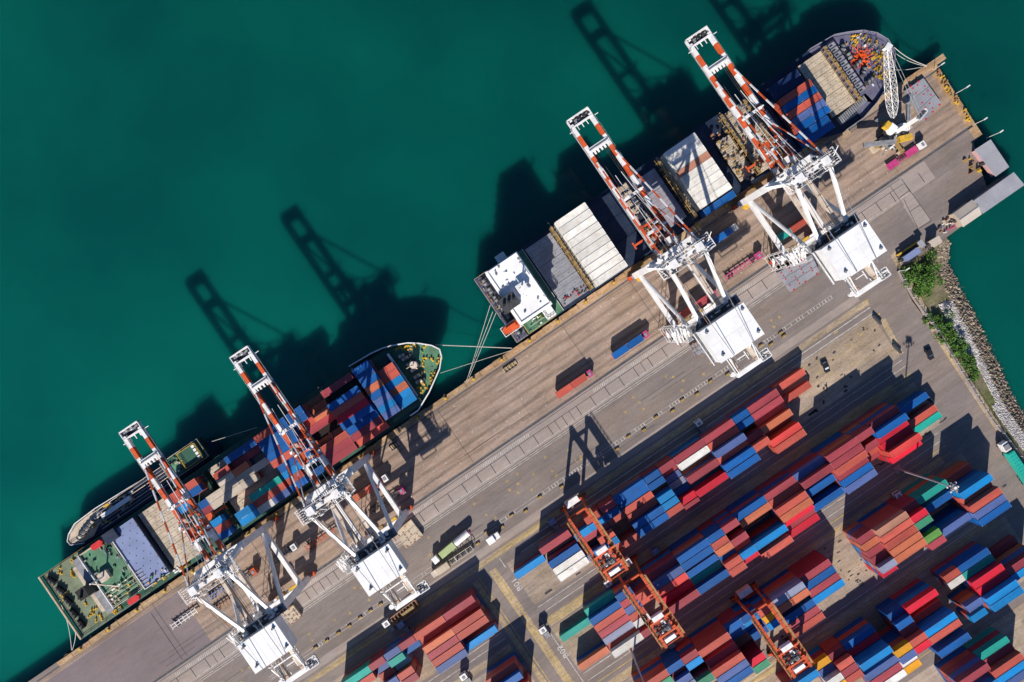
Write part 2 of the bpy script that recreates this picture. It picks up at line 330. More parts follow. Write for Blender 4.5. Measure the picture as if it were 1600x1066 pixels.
# ---------------------------------------------------------------- shipping containers
CM={}
def cont_mesh(L,c):
    if (L,c) in CM: return CM[(L,c)]
    b=MB(); l=12.19 if L==4 else 6.06; w=2.44; h=2.59; mt=cmat(c); x=l/2; y=w/2
    b.box(-x+.06,x-.06,-y+.05,y-.05,.05,h-.05,mt)
    rail=mat("edge_highlight_"+CC[c][1].replace(' ','_'),tuple(min(.8,v*1.15+.04) for v in CC[c][0]),.5,.15,.8)  # edge highlight painted as a paler rim colour
    for s in (-1,1):
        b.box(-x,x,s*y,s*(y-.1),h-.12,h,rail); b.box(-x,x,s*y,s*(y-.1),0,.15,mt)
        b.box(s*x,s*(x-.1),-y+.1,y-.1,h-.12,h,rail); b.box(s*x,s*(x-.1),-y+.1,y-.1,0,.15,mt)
    cast=mat("corner_casting",(.33,.32,.31),.5,.3,2)
    for sx in (-1,1):
        for sy in (-1,1):
            b.box(sx*(x+.01),sx*(x-.19),sy*(y+.01),sy*(y-.19),0,h+.012,mt,top=cast if random.random()<.5 else mt)
    n=int(l/.55)                                        # roof and side corrugation ribs
    for i in range(n):
        xx=-x+.3+i*(l-.6)/n; b.box(xx,xx+.16,-y+.14,y-.14,h-.05,h-.025,mt)
        b.box(xx,xx+.2,-y+.02,-y+.05,.16,h-.13,mt); b.box(xx,xx+.2,y-.05,y-.02,.16,h-.13,mt)
    me=b.build("shipping_container"); CM[(L,c)]=me.data; bpy.data.objects.remove(me); return CM[(L,c)]
LOWER=MB(); CNT=0
def cont(L,c,u,w,z,label,group,rot=0):
    global CNT
    o=bpy.data.objects.new("shipping_container",cont_mesh(L,c)); SC.collection.objects.link(o); toworld(o,u+random.uniform(-.06,.06),w,z,rot+random.uniform(-.002,.002))
    tag(o,label,"shipping container",group); CNT+=1; return o
def lower(L,c,u,w,z):
    l=(12.19 if L==4 else 6.06)/2; LOWER.box(u-l,u+l,w-1.22,w+1.22,z+.02,z+2.57,cmat(c))
NUM=["zero","one","two","three","four","five","six","seven","eight","nine","ten","eleven","twelve","thirteen","fourteen","fifteen"]+["sixteen","seventeen","eighteen","nineteen","twenty"]
YARD="A -39.5 1 4 2 S;A -27.0 0 4 3 M;A -27.0 2 4 3 B;A -27.0 3 4 3 W;A -27.0 4 4 3 W;A -17.4 1 2 3 S;A -17.4 4 2 3 S;A -11.2 0 2 2 R;A -11.2 1 2 3 S;A -11.2 3 2 3 R;A -11.2 4 2 3 S;A -4.8 0 2 2 M;A -4.8 1 2 3 B;A -4.8 2 2 2 R;A -4.8 5 2 3 R;A -14.3 2 4 2 M;A -14.3 5 4 2 R;A 4.6 0 4 1 B;A 4.6 1 4 2 B;A 4.6 2 4 2 R;A 4.6 3 4 2 R;A 4.6 4 4 3 B;A 4.6 5 4 3 B;A 13.9 0 2 2 B;A 13.9 1 2 3 B;A 13.9 3 2 3 S;A 13.9 4 2 3 S;A 13.9 5 2 3 R;A 20.2 0 2 1 M;A 20.2 1 2 1 M;A 20.2 2 2 1 P;A 20.2 3 2 1 G;A 20.2 4 2 1 B;A 20.2 5 2 2 C;A 20.2 6 2 2 M;A 29.5 0 4 2 M;A 29.5 1 4 3 W;A 29.5 3 4 3 M;A 29.5 5 4 3 C;A 73.0 0 4 1 R;A 73.0 2 4 1 R;A 60.5 0 4 2 M;A 60.5 1 4 3 M;A 60.5 2 4 2 R;A 60.5 3 4 3 O;A 60.5 4 4 1 M;A 60.5 5 4 3 L;A 60.5 6 4 3 R;A 51.2 0 2 2 B;A 51.2 1 2 3 B;A 51.2 3 2 3 M;A 51.2 4 2 4 R;A 41.9 0 4 2 M;A 41.9 1 4 3 R;A 41.9 2 4 4 P;A 41.9 3 4 3 R;A 41.9 4 4 4 B;A 41.9 5 4 4 B;L -67.5 0 4 1 M;L -67.5 1 4 2 R;L -67.5 2 4 3 R;L -67.5 3 4 3 R;L -67.5 5 4 2 S;L -79.9 0 4 3 R;L -79.9 1 4 2 R;L -79.9 2 4 3 O;L -79.9 3 4 3 M;L -79.9 4 4 3 R;L -79.9 5 4 3 P;L -89.3 0 2 1 M;L -89.3 1 2 2 B;L -101.9 0 2 2 M;L -101.9 1 2 2 P;L -101.9 2 2 2 R;L -101.9 3 2 3 P;L -95.5 0 2 2 P;L -95.5 1 2 3 T;L -95.5 2 2 2 G;L -95.5 3 2 3 R;L -95.5 4 2 3 M;L -111.1 0 4 3 T;L -111.1 1 4 3 R;B -39.0 1 4 1 T;B -39.0 5 4 2 O;B -26.6 0 4 1 T;B -26.6 1 4 2 B;B -26.6 2 4 2 R;B -26.6 3 4 2 M;B -26.6 4 4 2 G;B -26.6 5 4 1 R;B -26.6 6 4 2 W;B -17.3 0 2 3 B;B -17.3 1 2 3 M;B -17.3 2 2 3 P;B -17.3 3 2 3 R;B -17.3 4 2 3 W;B -17.3 6 2 2 M;B -11.1 1 2 4 R;B -11.1 2 2 3 R;B -1.6 0 4 3 M;B -1.6 1 4 4 P;B -1.6 2 4 4 L;B -1.6 4 4 2 C;B -1.6 5 4 3 M;B 10.8 0 4 4 B;B 10.8 1 4 4 B;B 10.8 3 4 2 B;B 10.8 4 4 2 T;B 10.8 5 4 3 B;B 20.2 0 2 4 B;B 20.2 1 2 4 R;B 20.2 2 2 4 O;B 20.2 3 2 3 B;B 20.2 4 2 4 R;B 20.2 5 2 4 R;B 26.5 0 2 4 M;B 26.5 2 2 4 M;B 26.5 3 2 3 R;B 26.5 4 2 4 S;B 26.5 5 2 3 C;B 35.9 0 4 3 B;B 35.9 1 4 3 O;B 35.9 4 4 5 S;B 35.9 5 4 1 M;B 35.9 6 4 3 R;B 48.3 0 4 3 M;B 48.3 1 4 3 R;B 48.3 2 4 4 R;B 48.3 3 4 4 O;B 48.3 4 4 3 C;B 48.3 5 4 2 M;B 48.3 6 4 2 C;B 60.7 0 4 3 P;B 60.7 1 4 4 M;B 60.7 3 4 2 B;B 60.7 5 4 2 B;B 73.1 0 4 4 M;B 73.1 1 4 4 M;B 73.1 2 4 4 R;B 73.1 3 4 3 M;B 73.1 4 4 3 B;B 73.1 5 4 3 P;B 82.4 0 2 5 M;B 82.4 2 2 3 M;B 82.4 3 2 2 R;B 82.4 4 2 1 M;B 91.8 0 4 3 M;B 91.8 1 4 4 B;B 91.8 2 4 3 C;B 91.8 3 4 3 C;B 91.8 4 4 4 L;B 91.8 5 4 3 C;B 104.1 1 4 2 B;B 104.1 3 4 2 R;B 104.1 4 4 2 T;M -68.0 0 4 3 R;M -68.0 1 4 4 B;M -68.0 3 4 3 R;C 91.4 0 4 1 T;C 91.4 2 4 2 B;C 91.4 5 4 3 P;C 104.0 1 4 1 R;C 104.0 2 4 4 S;C 104.0 3 4 3 R;C 104.0 4 4 5 R;C 104.0 5 4 5 P;C 104.0 6 4 4 B;C 82.1 0 2 2 M;C 82.1 1 2 4 C;C 82.1 2 2 4 E;C 82.1 4 2 4 F;C 82.1 5 2 4 M;C 72.8 0 4 4 K;C 72.8 1 4 4 R;C 72.8 2 4 4 R;C 72.8 3 4 5 O;C 72.8 4 4 4 O;C 63.5 0 2 2 M;C 63.5 1 2 3 O;C 63.5 2 2 3 M;C 63.5 3 2 3 M;C 63.5 4 2 4 G;C 63.5 5 2 3 C;C 42.2 0 4 2 M;C 42.2 1 4 3 B;C 42.2 2 4 3 M;C 42.2 3 4 3 S;C 29.9 0 4 4 G;C 29.9 1 4 4 O;C 29.9 3 4 3 B;C 29.9 4 4 3 M;C 29.9 5 4 3 R;C 20.6 0 2 4 R;C 20.6 1 2 4 Y;C 20.6 2 2 4 S;C 14.4 0 2 2 B;C 14.4 1 2 2 S;C 14.4 2 2 1 B;C 14.4 3 2 2 B;C 8.2 0 2 2 B;C 8.2 1 2 2 B;C 8.2 2 2 1 B;C 8.2 5 2 3 C;C 8.2 6 2 3 E;C -1.1 0 4 4 R;C -1.1 1 4 1 M;C -1.1 2 4 3 M;C -1.1 3 4 4 R;C -1.1 4 4 4 P;C -1.1 5 4 4 B;C -10.5 0 2 2 M;C -10.5 1 2 3 S;C -10.5 3 2 4 E;C -16.8 0 2 2 B;C -16.8 1 2 2 M;C -16.8 2 2 3 P;C -16.8 3 2 3 G;C -26.1 0 4 3 R;C -26.1 1 4 3 E;D 41.9 0 4 3 B;D 41.9 1 4 3 C;D 41.9 2 4 5 S;D 41.9 3 4 2 B;D 41.9 4 4 4 P;D 41.9 5 4 4 M;D 41.9 6 4 4 W;D 32.6 0 2 3 M;D 32.6 1 2 4 R;D 32.6 2 2 4 M;D 32.6 3 2 4 R;D 26.3 0 2 3 Y;D 26.3 1 2 3 P;D 26.3 2 2 4 W;D 26.3 3 2 4 Y;D 17.0 0 4 4 S;D 57.2 0 2 3 B;D 57.2 1 2 4 B;D 57.2 2 2 4 M;D 57.2 3 2 5 R;D 57.2 4 2 5 C;D 66.4 0 4 4 C;D 66.4 2 4 3 R;D 66.4 3 4 5 S;D 66.4 4 4 5 R;D 66.4 6 4 5 B;D 51.1 3 2 5 Y;D 51.1 4 2 5 P;D 51.1 5 2 4 W;D 51.1 6 2 4 Y;D 80.8 0 2 3 R;D 80.8 1 2 3 W;D 80.8 4 2 4 P;D 80.8 6 2 3 S;D 102.5 2 4 1 M;D 102.5 3 4 4 M;D 102.5 4 4 4 S;D 90.1 0 4 3 B;D 90.1 1 4 3 T;D 90.1 2 4 4 C;D 90.1 3 4 4 C;D 90.1 4 4 5 S;D 90.1 5 4 5 S;E 78.4 0 4 3 T;E 78.4 1 4 3 M;E 78.4 2 4 4 R;E 78.4 3 4 4 S;E 78.4 4 4 4 P;E 66.0 0 4 5 M;E 66.0 1 4 2 M;E 66.0 2 4 1 B;E 66.0 3 4 4 S"
BL={'A':(-66.5,2.8,"first yard block"),'L':(-66.5,2.8,"first block left of crossroad"),'B':(-94.9,2.75,"second yard block"),
 'M':(-94.0,2.75,"second block left of crossroad"),'C':(-125.6,2.8,"third yard block"),'D':(-153.4,2.8,"fourth yard block"),'E':(-182.6,2.8,"fifth yard block")}
yard=[y.split() for y in YARD.split(';')]
cols={}
for b_,u_,r_,L_,n_,c_ in yard: cols.setdefault(b_,set()).add(float(u_))
cols={k:sorted(v) for k,v in cols.items()}
slots={}
HN=2.62
base="MMRRBBMOBRSMPBRM"
ylist=[]
for b_,u_,r_,L_,n_,c_ in yard:
    u_,r_,n_=float(u_),int(r_),int(n_)
    if r_==0 and u_>-20: n_=max(n_,3 if not (b_=='A' and u_>70) else 2)
    if b_ in 'CD' and r_==0: n_=max(n_,3)
    if b_=='L' and r_==0: n_=max(n_,3)
    if b_ in 'BC' and -35<u_<(95 if b_=='B' else 200): n_=min(n_+1,5)
    ylist.append((b_,u_,r_,int(L_),n_,c_))
INDIV=222
vis=sorted(range(len(ylist)),key=lambda i:(-(ylist[i][3]*2+ylist[i][4]*.8-(3 if ylist[i][4]<=2 else 0))))
ind=set(vis[:INDIV])
for i,(b_,u_,r_,L_,n_,c_) in enumerate(ylist):
    w0,pt,ph=BL[b_]; w_=w0-pt*r_; uc_=u_
    if b_ in 'BC' and -35<u_<(95 if b_=='B' else 200): w_*=.9893; u_*=.9893
    for k in range(n_-1): lower(L_,base[(i*7+k*5)%len(base)] if random.random()<.75 else c_,u_,w_,k*HN)
    if i in ind:
        lab="%s %s container, %s high, row %s, column %s, %s"%(CC[c_][1],"long" if L_==4 else "short",NUM[n_],NUM[r_+1],NUM[cols[b_].index(uc_)+1],ph)
        cont(L_,c_,u_,w_,(n_-1)*HN+.01,lab,"containers stacked in the yard")
    else: lower(L_,c_,u_,w_,(n_-1)*HN)
# ---------------------------------------------------------------- ships
def child(mb,name,root,base,label=None):
    o=mb.build(name,root,label); o.location=(-base[0],-base[1],-base[2])
    if 'fittings' in name or name=='railing': o['kind']='stuff'
    return o
def sub(mb,name,parent,label=None): return mb.build(name,parent,label)
def rail(m,pts,z,mt,h=1.1,r=.05,step=3.0):
    for p,q in zip(pts,pts[1:]):
        for zz in (h,h*.55): m.beam((*p,z+zz),(*q,z+zz),r*2,r*2,mt)
        d=math.dist(p,q); n=max(1,int(d/step))
        for i in range(n+1):
            t_=i/n; x=p[0]+(q[0]-p[0])*t_; y=p[1]+(q[1]-p[1])*t_; m.box(x-r,x+r,y-r,y+r,z,z+h,mt)
def inset(poly,d):
    cx=sum(p[0] for p in poly)/len(poly); cy=sum(p[1] for p in poly)/len(poly)
    return [(x+(cx-x)/math.dist((x,y),(cx,cy))*d,y+(cy-y)/math.dist((x,y),(cx,cy))*d) for x,y in poly]
def bollard(m,u,w,z,mt,s=1.0,rot=0):
    c,d=math.cos(rot),math.sin(rot)
    m.cbox(u,w,z,1.7*s,.7*s,.15,mt,rot)
    for k in (-.5,.5): m.tube((u+k*c*s,w+k*d*s,z),(u+k*c*s,w+k*d*s,z+.75*s),.28*s,mt,8)
def bollards(root,base,pts,z,cols,s=1.0):
    for x,y,c,g in pts:
        m=MB(); bollard(m,x,y,z,c,s,g); child(m,"bollard",root,base)
def winch(m,u,w,z,rot,m1,m2):
    c,d=math.cos(rot),math.sin(rot)
    m.cbox(u,w,z,2.6,1.4,.4,m2,rot)
    m.tube((u-1.2*c,w-1.2*d,z+1),(u+1.2*c,w+1.2*d,z+1),.65,m1,10)
    for k in (-1.3,0,1.3): m.tube((u+k*c-.08*c,w+k*d-.08*d,z+1),(u+k*c+.08*c,w+k*d+.08*d,z+1),.95,m2,10)
    m.cbox(u+1.9*c,w+1.9*d,z,.9,.9,1.1,m2,rot)
def bpart(root,base,u,w,z,mt,s=1.0,rot=0):
    m=MB(); bollard(m,u,w,z,mt,s,rot); child(m,"bollard",root,base)
def wpart(root,base,u,w,z,rot,m1,m2):
    m=MB(); winch(m,u,w,z,rot,m1,m2); child(m,"mooring_winch",root,base)
def clutter(m,u0,u1,w0,w1,z,n,mts,hi=1.2,smax=1.6):
    for i in range(n):
        a_=random.uniform(.25,smax); b2=random.uniform(.2,smax*.6)
        m.cbox(random.uniform(u0,u1),random.uniform(w0,w1),z,a_,b2,random.uniform(.2,hi),random.choice(mts),random.choice((0,0,math.pi/2)))
def pipes(m,u0,u1,w,z,mt,r=.09):
    m.tube((u0,w,z),(u1,w,z),r,mt,5)
def hatch(root,base,u0,u1,w0,w1,z,mt,n=3,label=None,dots=None):
    """a row of hatch cover panels across the ship"""
    dw=(w1-w0)/n
    for i in range(n):
        m=MB(); a_=w0+i*dw+.08; b2=w0+(i+1)*dw-.08
        m.box(u0,u1,a_,b2,z-1.2,z,mt)
        for k in range(1,4): m.box(u0+.1,u1-.1,a_+(b2-a_)*k/4-.04,a_+(b2-a_)*k/4+.04,z,z+.03,dots or darksteel)
        x=u0+1
        while x<u1:
            for k in (.12,.37,.63,.88):
                if random.random()<.8: m.box(x,x+.25,a_+(b2-a_)*k-.12,a_+(b2-a_)*k+.12,z,z+.07,dots or darksteel)
            x+=2.3
        child(m,"hatch_cover",root,base,label if i==0 else None)
def lashing(root,base,u,w0,w1,z,h,mt=None):
    mt=mt or brass
    m=MB()
    for x in (u-.45,u+.45):
        k=w0
        while k<=w1+.01: m.box(x-.12,x+.12,k-.15,k+.15,z,z+h,mt); k+=2.55
        m.beam((x,w0,z+h),(x,w1,z+h),.16,.25,mt); m.beam((x,w0,z+h*.5),(x,w1,z+h*.5),.12,.15,mt)
    m.box(u-.42,u+.42,w0,w1,z+h-.15,z+h-.05,mt)
    k=w0
    while k<w1:
        m.cbox(u+random.uniform(-.3,.3),k+random.uniform(.3,1.8),z+h-.05,random.uniform(.2,.5),random.uniform(.3,.8),random.uniform(.2,.8),random.choice((mt,steel,darksteel,brass))); k+=1.1
    child(m,"lashing_bridge",root,base)
# ---- the green decked ship (lower left berth)
base=(-100,11.6,WL)
ship=empty("container_ship",*base)
tag(ship,"long green bowed container ship moored at the left berth with mixed coloured containers","container ship")
ZD=5.0
bow=[S(655,640,ZD),S(672,612,ZD),S(688,576,ZD),S(691,557,ZD),S(688,546,ZD),S(676,540,ZD),S(655,536.5,ZD),S(638,536,ZD),S(615,540,ZD),S(600,544,ZD),S(582,552,ZD)]
outA=[(-183.4,-1.7),(-41,-1.7)]+bow[1:]+[(-46,24.4),(-60,24.8),(-183.4,24.8)]
hullA=MB(); loA=[(x if x>-180 else x+2, y) for x,y in outA]
loA=[((x-60)*.93+60 if False else x-(max(0,x+60)*.16), 11.6+(y-11.6)*(1-max(0,x+60)*.009)) for x,y in loA]
hullA.prism(outA,WL-1,ZD,hull_green,top=green_dark,top_off=loA); child(hullA,"hull",ship,base)
m=MB()    # white topped bulwark around the bow, its rail and the fairleads
bp_=[(-52,24.6)]+bow[::-1][0:]+[(-44,-1.6)]
for p,q in zip(bp_,bp_[1:]):
    m.beam((*p,ZD+1.2),(*q,ZD+1.2),.28,2.6,hull_green); m.beam((*p,ZD+2.55),(*q,ZD+2.55),.42,.12,white)
child(m,"bulwark",ship,base)
m=MB()    # raised bow deck
bd=[p for p in bow]+[S(612,548,ZD),S(668,610,ZD)]
m.prism(inset(bow,.3)[0:]+[(-38.5,23.0)],ZD,ZD+.5,green_deck); child(m,"bow_deck",ship,base)
m=MB()
bulk=(S(606,553,8),S(652,619,8)); m.beam((*bulk[0],6.6),(*bulk[1],6.6),.5,3.2,green_dark); m.beam((*bulk[0],8.3),(*bulk[1],8.3),.9,.15,white)
for i in range(12):
    t_=(i+.5)/12; x=bulk[0][0]+(bulk[1][0]-bulk[0][0])*t_; y=bulk[0][1]+(bulk[1][1]-bulk[0][1])*t_; m.cbox(x-.7,y,5.2,1.2,.2,2.6,green_dark)
child(m,"breakwater",ship,base)
m=MB()
for px,py,r_ in ((633,560,.9),(640,568,.9),(647,577,.9),(652,588,.9),(655,596,.7),(628,556,.7)): u,w=S(px,py,6); wpart(ship,base,u,w,5.5,r_-.9,cream,darksteel)
u,w=S(648,570,6); m.tube((u,w,5.5),(u,w,9.5),1.3,cream,12); m.tube((u,w,9.5),(u,w,16),.22,cream,6); m.beam((u-2,w,14),(u+2,w,14),.2,.2,cream)
child(m,"foremast",ship,base)
m=MB()
for px,py in ((625,541),(637,541),(648,540),(664,541),(620,545),(684,566),(687,560),(678,585),(674,592),(673,598),(667,607),(661,570),(659,612),(664,560),(675,562),(661,600),(655,606),(640,546),(631,544)):
    u,w=S(px,py,6); bpart(ship,base,u,w,5.5,yellow,1.05,random.uniform(0,3))

m=MB(); clutter(m,*sorted((S(640,560,6)[0],S(670,560,6)[0])),6,20,5.5,26,[white,green_deck,yellow,steel],.7,1.0)
child(m,"deck_fittings",ship,base)
# hatches and cargo deck
ROW=lambda r:21.0-2.57*r
for u0,u1,mt in ((-54,-37.8,green_dark),(-64.3,-51.4,green_dark),(-77.5,-64.8,rustbrown),(-91,-78,green_dark),(-113,-91.8,hatch_cream),(-128.6,-116,green_dark)):
    if u0==-54: u0=-50.9
    hatch(ship,base,u0,u1,-.6,22.6,6.9,mt,3)
HX=(S(212,815,9)[0]+S(267,892,9)[0])/2+.5
hatch(ship,base,HX,-129.4,-.2,23.2,7.0,hatch_cream,3,"beige hatch cover with rust streaks")
m=MB(); m.box(-76.5,-65.5,9.2,12.0,6.9,7.0,hold); child(m,"open_hold_shade",ship,base)  # flat black slab stands for the shade inside an open hold
for u in (-51.15,-64.55,-77.8,-91.4,-115,-128.9): lashing(ship,base,u,-.4,23,5.2,3.0,green_dark)
# accommodation block with a slate blue roof dotted with vents
z1=9.0; cs=[S(x,y,z1) for x,y in ((165,827),(212,815),(267,892),(232,930))]
u0=(cs[0][0]+cs[3][0])/2; u1=(cs[1][0]+cs[2][0])/2; w0,w1=.2,23.2
m=MB(); m.box(u0,u1,w0,w1,5,z1,hull_navy,top=hatch_blue)  # dark navy sides stand in for the shaded band beside the roof
m.box(u0,u0+.25,w0,w1,z1,z1+.5,white); m.box(u1-.25,u1,w0,w1,z1,z1+.4,hatch_navy_shaded); m.box(u0+.25,u1-.25,w0,w0+.2,z1,z1+.4,white)
for i in range(int((u1-u0)/1.5)):
    for j in range(11):
        if (i+j)%2: m.box(u0+.8+i*1.5,u0+1.05+i*1.5,.9+j*2.1,1.15+j*2.1,z1,z1+.1,darksteel)
m.box(u0-1.5,u0+3.4,w1-3.0,w1+.8,z1,z1+1.4,hatch_navy_shaded); child(m,"accommodation_block",ship,base)  # dark box on the roof corner stands for a cast shadow

zs=8.6; s1=u0-.3; s0=s1-12.5
m=MB(); m.box(s0,s1,1.0,22.8,5,zs,green_deck); m.box(s0,s0+.3,1,22.8,zs,zs+.9,white); m.box(s0,s1,22.5,22.8,zs,zs+.5,hatch_cream)
rail(m,[(s0,1),(s1,1)],zs,white); rail(m,[(s1-.2,1),(s1-.2,22.8),(s0,22.8)],zs,hatch_cream); child(m,"after_deck",ship,base)
m=MB(); m.tube((s0+4,12,zs),(s0+4,12,zs+9),.3,white,6); m.beam((s0+4,9.5,zs+6),(s0+4,14.5,zs+6),.25,.25,white); m.cbox(s0+4,12,zs,3.6,3.2,1.6,cream); m.beam((s0+4,12,zs+8.5),(s0+9,6,zs+5),.35,.35,cream); child(m,"mast",ship,base)
m=MB(); clutter(m,s0+1,s1-1,1.5,7.5,zs,34,[white,green_deck,yellow,hatch_cream],1.0,1.6); clutter(m,s0+.5,s1-.5,8,22,zs,26,[green_deck,green_deck,steel,green_dark],.8,1.4)
for k in range(5): pipes(m,s0,s1+3,1.6+k*1.3,zs+.7,hatch_cream,.09)
clutter(m,u0+1,u1,-.8,3.0,z1+.1,14,[yellow,white,green_deck],.9,1.2); clutter(m,u1,u1+5,-1.2,.6,5.2,24,[yellow,white,green_deck,hatch_cream],2.4,1.6); child(m,"deck_fittings",ship,base)
m=MB(); m.box(s0-5.5,s0-2,9.2,13.0,5,12.5,darksteel,top=black); m.tube((s0-4.4,10.4,12.5),(s0-4.4,10.4,14),.5,black,8); child(m,"funnel",ship,base)
lb=MB(); u,w=S(212,935,9); lb.prism([(u-2.2,w-.8),(u-1.6,w-1.05),(u+1.6,w-1.05),(u+2.3,w),(u+1.6,w+1.05),(u-1.6,w+1.05),(u-2.2,w+.8)],9,10.4,redp,top=redp); child(lb,"lifeboat",ship,base)
lb=MB(); u,w=S(155,850,9); lb.prism([(u-2.2,w-.8),(u-1.6,w-1.05),(u+1.6,w-1.05),(u+2.3,w),(u+1.6,w+1.05),(u-1.6,w+1.05),(u-2.2,w+.8)],9,10.4,redp,top=redp); child(lb,"lifeboat",ship,base)
# poop deck
PX=s0-.2
m=MB(); m.prism([(-183,-1.3),(PX,-1.3),(PX,24.4),(-183,24.4)],ZD,ZD+.3,olive_deck); child(m,"poop_deck",ship,base)
m=MB(); m.box(s0-3.4,s0-.8,.4,9,5.3,8.2,steel); m.box(s0-3.4,s0-.8,13.3,22.5,5.3,8.2,steel); m.box(s0-5.8,s0-3.9,2.0,20.5,5.3,6.6,hatch_cream); child(m,"deck_house",ship,base)
m=MB()
for i in range(16): bpart(ship,base,random.uniform(-181,-173),random.uniform(0,23.5),5.3,yellow,.9,random.uniform(0,3))
for i in range(12): bpart(ship,base,random.uniform(-180,-166),random.choice((random.uniform(-.6,2),random.uniform(21.5,23.6))),5.3,yellow,.9,random.uniform(0,3))

m=MB(); 
for i in range(5): wpart(ship,base,-180.2+random.uniform(-.4,.6),2.5+i*4.6,5.3,math.pi/2+.1*i,darksteel,black)

m=MB(); rail(m,[(-183.2,-1.5),(-183.2,24.6),(-154,24.6)],ZD+.3,brass); rail(m,[(-183.2,-1.5),(-154,-1.5)],ZD+.3,steel)
m.beam((-183.6,-1.6,ZD+.9),(-183.6,24.8,ZD+.9),.7,.5,hatch_cream); child(m,"railing",ship,base)
# ---- the grey violet bowed ship (upper right berth)
base=(84,12,WL); ZB=6.0
ship2=empty("container_ship",*base)
tag(ship2,"container ship at the upper right berth with white deckhouse roof and grey violet bow","container ship")
b2o=[S(1315,208,ZB),S(1345,187,ZB),S(1366,163,ZB),S(1383,137,ZB),S(1393,110,ZB),S(1394,84,ZB),S(1383,65,ZB),S(1366,55,ZB),S(1345,51,ZB),S(1320,54,ZB),S(1300,58,ZB),S(1262,80,ZB)]
outB=[(1.0,-1.6),(128,-1.7)]+b2o+[(125,25.2),(1.0,25.2)]
lo=[(x-max(0,x-125)*.2,11.8+(y-11.8)*(1-max(0,x-125)*.011)) for x,y in outB]
m=MB(); m.prism(outB,WL-1,ZB,hull_navy,top=hatch_navy_shaded,top_off=lo); child(m,"hull",ship2,base)
m=MB()
for p,q in zip(b2o,b2o[1:]):
    m.beam((*p,ZB+.9),(*q,ZB+.9),.25,2.0,purple_deck); m.beam((*p,ZB+1.95),(*q,ZB+1.95),.2,.1,hatch_grey)
child(m,"bulwark",ship2,base)
m=MB(); m.prism(inset(b2o[1:]+[(147,1.5),(147,24.5)],.4),ZB,ZB+.4,purple_deck); child(m,"bow_deck",ship2,base)
m=MB(); u0,u1=146.3,150.6; m.box(u0,u1,2.2,23.6,6.4,8.6,purple_deck)
for i in range(11):
    w=3.4+i*1.85; m.box(u0+.3,u1-.2,w,w+1.25,8.6,8.9,hatch_grey); m.box(u0+1.8,u0+3.0,w+.25,w+.85,8.9,8.95,black)
child(m,"breakwater",ship2,base)
m=MB()
for i in range(44):
    an=random.uniform(-1.3,1.3); rr=random.uniform(5.5,10.4); bpart(ship2,base,155+rr*math.cos(an)*.95,11.8+rr*math.sin(an)*1.15,6.4,yellow if random.random()<.75 else steel,.95,random.uniform(0,3))

m=MB()
for k in range(5): wpart(ship2,base,152.6+random.uniform(-.5,2),5+k*3.6,6.4,random.uniform(0,1.6),steel,darksteel)

m=MB(); cu_,cw_=S(1346,90,7.5)   # heap of orange rope on the bow
for i in range(110):
    g=random.uniform(0,6.28); r1=abs(random.gauss(0,2.1)); r2_=abs(random.gauss(0,2.1)); g2=g+random.uniform(-.9,.9)
    m.tube((cu_+r1*math.cos(g),cw_+1.3*r1*math.sin(g),6.5+random.uniform(0,.9)),(cu_+r2_*math.cos(g2)+random.uniform(-1,1),cw_+1.3*r2_*math.sin(g2),6.5+random.uniform(0,1.0)),.11,mat("orange_rope",(.75,.10,.01),.7,.2,2),5)
ro=m.build("rope_heap"); toworld(ro,0,0); tag(ro,"heap of bright orange rope lying on the grey bow deck","rope")
m=MB(); clutter(m,151,163,3,21,6.4,40,[purple_deck,steel,white,yellow],.8,1.0)
for i in range(16): m.box(137+i*.8,137.35+i*.8,-2.2+i*.12,.4+i*.1,7.2,7.6,steel)
child(m,"deck_fittings",ship2,base)
hatch(ship2,base,136,145.6,1.5,23.2,7.6,hatch_cream,3,"beige hatch cover")
lashing(ship2,base,146.0,1.5,23.5,6.2,4.0)
hatch(ship2,base,121,135,-.8,23.6,7.2,hatch_navy_shaded,3)
hatch(ship2,base,113.5,120,-.5,23.8,7.4,hatch_navy_shaded,3)
hatch(ship2,base,104.2,112.4,-.5,23.8,8.2,hatch_cream,4,"rusty beige hatch cover")
m=MB(); clutter(m,104,113,0,23.5,8.2,70,[brass,hatch_cream,steel,rustbrown,darksteel],1.1,1.6)
for k in range(7): pipes(m,103.5,113,2+k*3.2,8.6,brass,.1)
child(m,"deck_fittings",ship2,base)
lashing(ship2,base,103.4,-.2,24,6.2,3.6); lashing(ship2,base,113,-.2,24,6.2,3.6)
hatch(ship2,base,92,96.4,-.5,23.8,7.2,hatch_navy_shaded,3)
hatch(ship2,base,97.2,102.6,1,17,8.0,hatch_cream,5)
m=MB(); clutter(m,96.8,102.6,-.5,20,8.0,56,[brass,hatch_cream,rustbrown,darksteel,steel],1.2,1.5); child(m,"deck_fittings",ship2,base)
hatch(ship2,base,78.2,90.8,-.8,23.8,7.2,hatch_navy_shaded,3)
lashing(ship2,base,76.4,-.3,24,6.2,4.5)
hatch(ship2,base,65.6,74.6,1.5,22,8.0,hatch_grey,3,"grey hatch cover with red sockets",redp)
m=MB(); m.box(57.6,64.2,-.4,23.9,6,7.6,hatch_navy_shaded); clutter(m,58.4,64,0,23.5,7.6,60,[brass,hatch_cream,steel,rustbrown],1.2,1.5)
for k in range(8): m.box(59,63.6,1+k*2.9,2.9+k*2.9,7.6,8.1,hatch_cream)
child(m,"deck_fittings",ship2,base)
hatch(ship2,base,47.6,57.2,-.5,23.8,7.2,hatch_navy_shaded,3)
hatch(ship2,base,34.2,46.8,-1.0,25,7.2,hatch_navy_shaded,3)
lashing(ship2,base,32.9,-.6,24.8,6.2,5.0)
